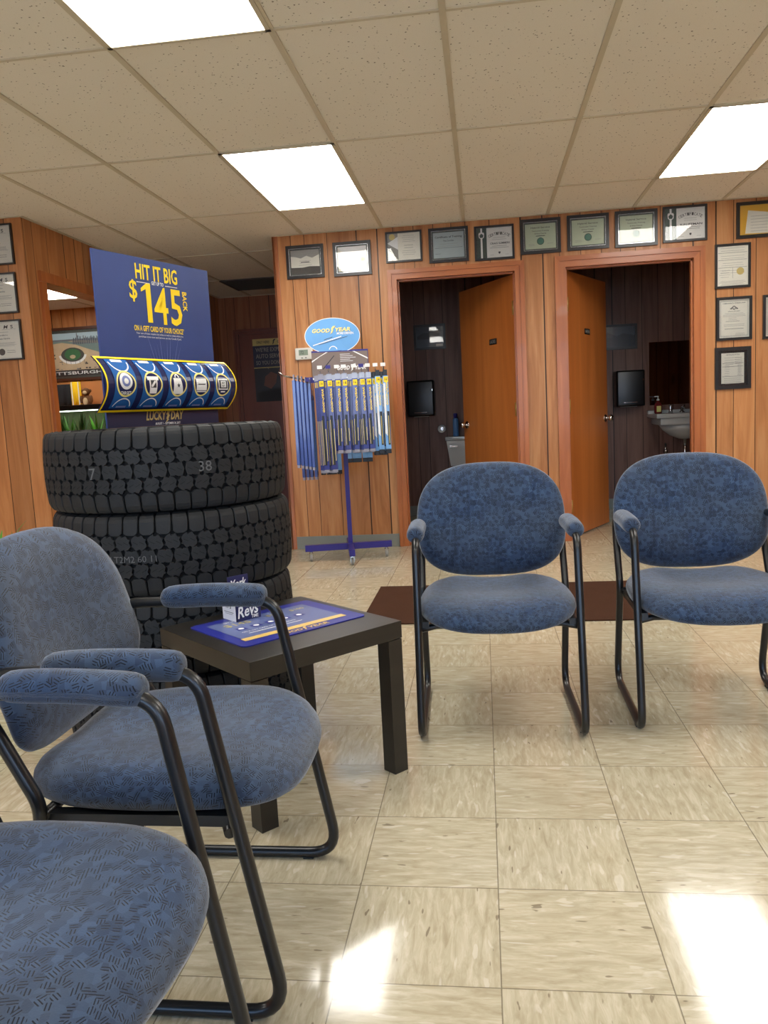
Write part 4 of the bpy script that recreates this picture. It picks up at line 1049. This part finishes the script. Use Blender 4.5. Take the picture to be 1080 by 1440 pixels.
# ---------------------------------------------------------------- restroom fittings
def dispenser(x,z0,z1,lab,Y,w_=.13):
    t=thing('towel_dispenser',lab,'paper towel dispenser',(x,Y,z0))
    hh=z1-z0
    MB().box(-w_,w_,-.20,-.002,.0,hh,bev=.02).obj('housing','blackp',t,True)
    MB().box(-w_*.5,w_*.45,-.205,-.1995,.035,.040).box(w_*.86,w_*.89,-.203,-.199,hh*.7,hh*.75).obj('trim','chrome',t)
    MB().box(-w_*.6,w_*.5,-.14,-.06,-.003,.001).obj('towel','paperw',t)
dispenser(-.585,.99,1.335,'black paper towel dispenser in the ladies restroom, below the dark picture',YR)
dispenser(1.38,.985,1.32,'black paper towel dispenser left of the sink in the right restroom',YR)
def dpic(x0,x1,z0,z1,lab,Y,style):
    cx,cz=(x0+x1)/2,(z0+z1)/2; a,b=(x1-x0)/2,(z1-z0)/2; fw=.022
    t=thing('framed_picture',lab,'picture',(cx,Y-.001,cz),0,'dark framed pictures in the restrooms')
    m=MB()
    for (p) in ([(-a,-b),(a,-b),(a-fw,-b+fw),(-a+fw,-b+fw)],[(a,-b),(a,b),(a-fw,b-fw),(a-fw,-b+fw)],[(a,b),(-a,b),(-a+fw,b-fw),(a-fw,b-fw)],[(-a,b),(-a,-b),(-a+fw,-b+fw),(-a+fw,b-fw)]): m.prism(p,FR,0,.018)
    m.obj('frame','frame',t)
    ia,ib=a-fw,b-fw; m=MB(); m.box(-ia,ia,-.006,-.001,-ib,ib,0)
    if style==0:
        poly(m,FR,[(-ia*.9,-ib*.2),(ia*.7,-ib*.2),(ia*.75,ib*.3),(ia*.3,ib*.5),(0,ib*.9),(-.01,ib*.4),(-ia*.5,ib*.4),(-ia*.9,ib*.1)],1,.0065); rect(m,FR,ia*.45,ia*.95,-ib*.95,-ib*.7,2,.0065)
    else:
        poly(m,FR,[(-ia,-ib),(ia,-ib),(ia,ib*.1),(ia*.4,ib*.35),(0,ib*.1),(-ia*.5,ib*.5),(-ia,ib*.2)],1,.0065)
    m.obj('picture',['dpic','dpic2','paperw'],t)
    MB().box(-ia,ia,-.012,-.010,-ib,ib).obj('glass','glass',t)
dpic(-.640,-.330,1.635,1.875,'dark framed picture of a ship in the ladies restroom',YR,0)
dpic(1.10,1.478,1.525,1.760,'dark framed landscape above the towel dispenser, partly behind the right door',YR,1)
# toilet
t=thing('toilet','white toilet in the ladies restroom, partly behind the open door','toilet',(-.13,YR-.02,0))
m=MB()
m.prism([(-.19,.50),(-.225,.745),(.225,.745),(.19,.50)],lambda x,y,h:Vector((x,-.19+h,y)),0,.18); m.obj('tank','porcelain',t)
MB().box(-.235,.235,-.205,0,.746,.782,bev=.008).obj('tank_lid','porcelain',t,True)
MB().cyl((-.185,-.19,.69),(-.185,-.205,.69),.012).box(-.19,-.12,-.215,-.205,.683,.697,bev=.002).obj('flush_handle','chrome',t)
m=MB(); m.lathe([(.11,0),(.115,.03),(.10,.15),(.12,.25),(.175,.34),(.19,.385),(.185,.40),(.15,.395),(.13,.33),(.08,.26),(.001,.24)],(0,-.44,0),'z',32,sc=(1,1.28)); m.box(-.10,.10,-.30,-.02,.0,.40,bev=.02).box(-.15,.15,-.2,-.02,.38,.50,bev=.02)
m.obj('bowl','porcelain',t,True)
m=MB(); m.lathe([(.12,.402),(.195,.402),(.20,.412),(.195,.424),(.12,.424)],(0,-.44,0),'z',32,closed=True,sc=(1,1.25)); m.obj('toilet_seat','porcelain',t,True)
t=thing('spray_can','blue and white air freshener can standing on the toilet tank','spray can',(-.262,YR-.12,.7835))
MB().lathe([(.026,0),(.027,.004),(.027,.16),(.02,.172),(.012,.176)],(0,0,0),'z',20).obj('can','lblue',t,True)
MB().lathe([(.019,.176),(.019,.215),(.015,.222),(.001,.222)],(0,0,0),'z',16).obj('cap','purple',t,True)
t=thing('toilet_roll_holder','toilet paper roll on a wall holder beside the toilet tank','toilet paper',(-.40,YR,.86))
MB().box(-.02,.02,-.01,-.001,-.03,.03).cyl((0,-.005,0),(0,-.13,0),.008).obj('holder','chrome',t)
MB().lathe([(.018,-.115),(.038,-.115),(.038,-.02),(.018,-.02)],(0,0,0),'y',24,closed=True).obj('roll','paperw',t,True)
# sink
t=thing('wall_sink','white wall mounted sink in the right restroom','sink',(1.86,YR,0))
m=MB()
m.box(-.30,.30,-.45,-.002,.865,.905,bev=.012).box(-.26,.26,-.42,-.002,.80,.865,bev=.012)
m.lathe([(.02,.66),(.06,.665),(.14,.70),(.20,.75),(.235,.80)],(0,-.21,0),'z',28,sc=(1,.85))
m.box(-.30,.30,-.07,-.002,.90,.935,bev=.008)
m.obj('basin','porcelain',t,True)
m=MB(); m.lathe([(.03,.936),(.025,.942),(.012,.95),(.012,.975),(.001,.98)],(-.0,-.10,-.028),'z',16).tube([(0,-.10,.94),(0,-.12,.965),(0,-.18,.965),(0,-.20,.94)],.009,10)
for x in (-.10,.10): m.lathe([(.022,.906),(.018,.93),(.014,.96),(.016,.975),(.001,.985)],(x,-.09,0),'z',14)
m.obj('faucet','chrome',t,True)
m=MB(); m.tube([(0,-.21,.67),(0,-.21,.50),(0,-.20,.46),(0,-.16,.44),(0,-.12,.46),(0,-.10,.50),(0,-.002,.50)],.016,12); m.cyl((.14,-.05,.62),(.14,-.05,.50),.008).cyl((-.14,-.05,.62),(-.14,-.05,.50),.008).box(.125,.155,-.07,-.002,.53,.56).box(-.155,-.125,-.07,-.002,.53,.56)
m.obj('drain_pipe','chrome',t,True)
t=thing('soap_bottle','soap pump bottle standing at the left end of the sink','soap',(1.632,YR-.10,.9055) if 0 else (1.640,YR-.12,.9058))
MB().lathe([(.03,0),(.036,.01),(.036,.07),(.028,.095),(.012,.105),(.012,.12)],(0,0,0),'z',20).obj('bottle','soap',t,True)
MB().lathe([(.013,.12),(.013,.135),(.004,.137),(.004,.16),(.001,.161)],(0,0,0),'z',12).box(-.035,.006,-.005,.005,.155,.163).obj('pump','white',t)
MB().box(-.02,.02,-.0375,-.036,.015,.07).obj('bottle_label','cream',t)
tag(MB().box(1.585,2.2,YR-.008,YR-.002,.985,1.575).obj('mirror','mirror'),'wall mirror above the sink in the right restroom','mirror')
# ---------------------------------------------------------------- hallway pale box
t=MB().box(XL+.001,XL+.07,8.15,8.40,1.55,1.80,bev=.004)
tag(t.obj('electrical_box','pale'),'pale metal box on the hallway wall behind the display','electrical box')
# ---------------------------------------------------------------- next room contents
YP=YH-.002
t=thing('framed_city_photo','large framed PITTSBURGH stadium and skyline photo in the next room','picture',(-4.66,YP,1.60))
a,b0_,b1_=.42,0.0,.61
m=MB(); fw=.03
m.box(-a,a,-.03,-.001,b0_,b0_+fw).box(-a,a,-.03,-.001,b1_-fw,b1_).box(-a,-a+fw,-.03,-.001,b0_+fw,b1_-fw).box(a-fw,a,-.03,-.001,b0_+fw,b1_-fw); m.obj('frame','brown',t)
MB().box(-a+fw,a-fw,-.012,-.001,b0_+fw,b1_-fw).obj('mat_board','matgrey',t)
m=MB(); KF=lambda x,y,h:Vector((x,-.012-h,y))
x0,x1,z0,z1=-.35,.33,.125,.545
rect(m,KF,x0,x1,z0,z1,0,.001); rect(m,KF,x0,x1,.47,z1,1,.0016)
poly(m,KF,[(x0,.44),(x1*.2,.46),(x1,.44),(x1,.475),(x0,.475)],3,.002)
poly(m,KF,[(x0,.42),(-.15,.44),(.02,.41),(.15,.36),(x1,.30),(x1,.41),(.05,.435),(-.1,.455),(x0,.45)],2,.0024)
random.seed(3)
for k in range(26):
    xx=-.02+.0135*k; hh=.03+.05*random.random()+(.05 if k in (4,5) else 0); rect(m,KF,xx,xx+.011,.415,.43+hh,4 if k%2 else 3,.003)
for k in range(60):
    xx=random.uniform(x0,x1-.03); zz=random.uniform(z0,.4)
    if (xx+.03)**2+((zz-.27)*1.3)**2<.03: continue
    rect(m,KF,xx,xx+random.uniform(.01,.04),zz,zz+random.uniform(.006,.02),random.choice([3,4,5,0]),.0022)
disc(m,KF,-.03,.285,.145,.095,5,.003); disc(m,KF,-.03,.30,.10,.065,6,.0036); disc(m,KF,-.03,.275,.035,.022,0,.0042)
ring(m,KF,-.03,.30,.17,.11,.028,7,.0044,30,PI*1.02,PI*1.98)
for k in range(6): rect(m,KF,-.17+k*.055,-.166+k*.055,.19,.24,4,.0048)
rect(m,KF,x0-.005,x1+.005,.055,.125,8,.002)
text(m,'PITTSBURGH',KF,-.01,.09,.036,.64,7,.003,.02)
m.obj('photo',['stone','haze','water','city','cityd','dgrey','green','white','ink'],t)
MB().box(-a+fw,a-fw,-.022,-.020,b0_+fw,b1_-fw).obj('glass','glass',t)
# shelf board with cloth, towel, plush
t=thing('memorabilia_shelf','orange wood shelf under the framed stadium photo','shelf',(-4.62,YP,1.26))
MB().box(-.55,.5,-.30,-.001,0,.02).box(-.55,.5,-.012,-.001,.02,.325).obj('shelf','tan',t)
m=MB(); 
for k in range(10):
    pass
def drape(x0,x1,z0,z1,y,mat,nm,lab,cat,amp=.012):
    m=MB(); n=16; A=[]
    for i in range(n+1):
        x=x0+(x1-x0)*i/n; A.append([m.v((x,y+amp*math.sin(i*1.3)+dd*.0,z_)) for z_,dd in ((z0,0),((z0+z1)/2,1),(z1,0))]+[m.v((x,y+.012+amp*math.sin(i*1.3),z_)) for z_ in (z1,(z0+z1)/2,z0)])
    for i in range(n):
        for j in range(6): m.f([A[i][j],A[i][(j+1)%6],A[i+1][(j+1)%6],A[i+1][j]],0,True)
    m.f(A[0]); m.f(A[n][::-1])
    return tag(m.obj(nm,mat),lab,cat)
drape(-5.05,-4.70,1.282,1.56,YP-.10,'cloth','folded_jersey','black folded jersey on the orange shelf in the next room','jersey')
tw=drape(-4.69,-4.57,1.282,1.58,YP-.14,'ycloth','striped_towel','yellow striped towel hanging beside the black jersey','towel',.006)
m=MB(); m.box(-4.675,-4.665,YP-.155,YP-.147,1.284,1.578).box(-4.595,-4.585,YP-.155,YP-.147,1.284,1.578); m.obj('stripe','white',tw)
t=thing('plush_toy','brown plush animal sitting on the orange shelf in the next room','plush toy',(-4.47,YP-.20,1.2805))
MB().ell((0,0,.07),(.055,.05,.075)).ell((-.045,-.04,.02),(.022,.05,.02)).ell((.045,-.04,.02),(.022,.05,.02)).ell((-.06,-.02,.09),(.018,.02,.045)).ell((.06,-.02,.09),(.018,.02,.045)).obj('body','plush',t,True)
MB().ell((0,-.01,.175),(.045,.042,.045)).ell((-.045,0,.185),(.016,.01,.018)).ell((.045,0,.185),(.016,.01,.018)).obj('head','plush',t,True)
MB().ell((0,-.045,.165),(.026,.018,.022)).ell((0,-.046,.065),(.03,.012,.045)).obj('muzzle','plushl',t,True)
m=MB(); m.box(-.04,.04,-.03,.03,0,.012,bev=.004).box(-.02,.035,-.035,.02,.012,.03,bev=.004)
# fish tank
t=thing('fish_tank','planted glass fish tank with a dark rim in the next room','fish tank',(-4.35,8.15,.80))
a,bq,h_=.62,.2,.46
m=MB(); 
for z_ in (h_-.02,0): m.box(-a,a,-bq,-bq+.012,z_,z_+.022).box(-a,a,bq-.012,bq,z_,z_+.022).box(-a,-a+.012,-bq,bq,z_,z_+.022).box(a-.012,a,-bq,bq,z_,z_+.022)
m.box(-a+.01,a-.01,-bq+.01,bq-.01,h_-.004,h_+.03,bev=.004); m.obj('rim','blackp',t)
MB().box(-a+.004,a-.004,-bq+.003,-bq+.008,.02,h_-.02).box(-a+.003,-a+.008,-bq+.01,bq-.01,.02,h_-.02).box(a-.008,a-.003,-bq+.01,bq-.01,.02,h_-.02).obj('glass','tglass',t)
MB().box(-a+.01,a-.01,bq-.012,bq-.006,.02,h_-.02).obj('back_panel','tankback',t)
MB().box(-a+.012,a-.012,-bq+.012,bq-.014,.022,.07).obj('gravel','gravel',t)
random.seed(5)
def leaves(m,x,y,z,n,ln,sp,w_=.012,mi=0,up=1.0,arch=1.0):
    for k in range(n):
        a=random.uniform(0,2*PI); l=ln*random.uniform(.6,1); s_=sp*random.uniform(.3,1)
        pr=None
        for j in range(6):
            q=j/5; px_=x+math.cos(a)*s_*q; py_=y+math.sin(a)*s_*q*.9; pz_=z+l*up*(q-.45*arch*q*q*s_/max(sp,.001))
            ww=w_*math.sin(PI*min(.97,q*.85+.12)); nx=-math.sin(a)*ww; ny=math.cos(a)*ww
            cur=(m.v((px_+nx,py_+ny,pz_)),m.v((px_,py_,pz_+ww*.25)),m.v((px_-nx,py_-ny,pz_)))
            if pr:
                m.f([pr[0],pr[1],cur[1],cur[0]],mi,True); m.f([pr[1],pr[2],cur[2],cur[1]],mi,True)
            pr=cur
m=MB()
for k in range(9): leaves(m,-.52+k*.13,random.uniform(-.1,.08),.06,16,.42,.10,.012,k%2,1.0,.5)
m.obj('aquarium_plant',['leaf','leafd'],t)
tk=MB().box(-a-.03,a+.03,-bq-.02,bq+.02,-.80,-.002) ; 
ts=thing('tank_stand','dark stand carrying the fish tank in the next room','stand',(-4.35,8.15,0))
MB().box(-a-.03,a+.03,-bq-.02,bq+.02,0,.798,bev=.004).obj('cabinet','brown',ts); MB().box(-.3,-.295,-bq-.024,-bq-.02,.05,.75).box(.295,.3,-bq-.024,-bq-.02,.05,.75).obj('door_gap','blackp',ts)
MB().box(-a+.05,a-.05,-.05,.05,h_-.03,h_-.022).obj('hood_lamp',emis('tank_lamp',(.9,1,.85,1),5.0),t)
# plant at the left edge
t=thing('potted_plant','green strappy potted plant at the left edge, behind the sideways chair','plant',(-2.36,3.5,0))
MB().lathe([(.10,0),(.13,.02),(.16,.26),(.165,.28),(.15,.28),(.14,.25),(.001,.25)],(0,0,0),'z',28).obj('pot','brown',t,True)
m=MB(); leaves(m,0,0,.25,46,.62,.34,.016,0,1.0,1.5); m.obj('foliage','leaf',t)
# ---------------------------------------------------------------- outdoor ground, daylight
struct(MB().box(-12,12,YF-14,YF-.2,-.15,-.1).obj('ground','outdoor'),'unseen concrete lot outside the street windows, lightened to bounce daylight','ground')  # unseen ground, lightened so daylight bounces onto the ceiling
W=bpy.data.worlds.new('World'); S.world=W; W.use_nodes=True
N=W.node_tree.nodes; L=W.node_tree.links; bg=N['Background']
sky=N.new('ShaderNodeTexSky'); sky.sky_type='HOSEK_WILKIE'; sky.sun_direction=(.3,.5,.8); sky.turbidity=6
L.new(sky.outputs[0],bg.inputs['Color']); bg.inputs['Strength'].default_value=22.0
for i,(a,b) in enumerate(wins):
    ld=bpy.data.lights.new('window_portal','AREA'); ld.shape='RECTANGLE'; ld.size=b-a; ld.size_y=1.65; ld.cycles.is_portal=True
    lo=bpy.data.objects.new('window_portal',ld); COL.objects.link(lo); lo.location=((a+b)/2,YF-.10,1.375); lo.rotation_euler=(PI/2,0,0)
S.view_settings.view_transform='Standard'; S.view_settings.look='None'; S.view_settings.gamma=1; S.view_settings.use_curve_mapping=False
S.view_settings.exposure=0.42
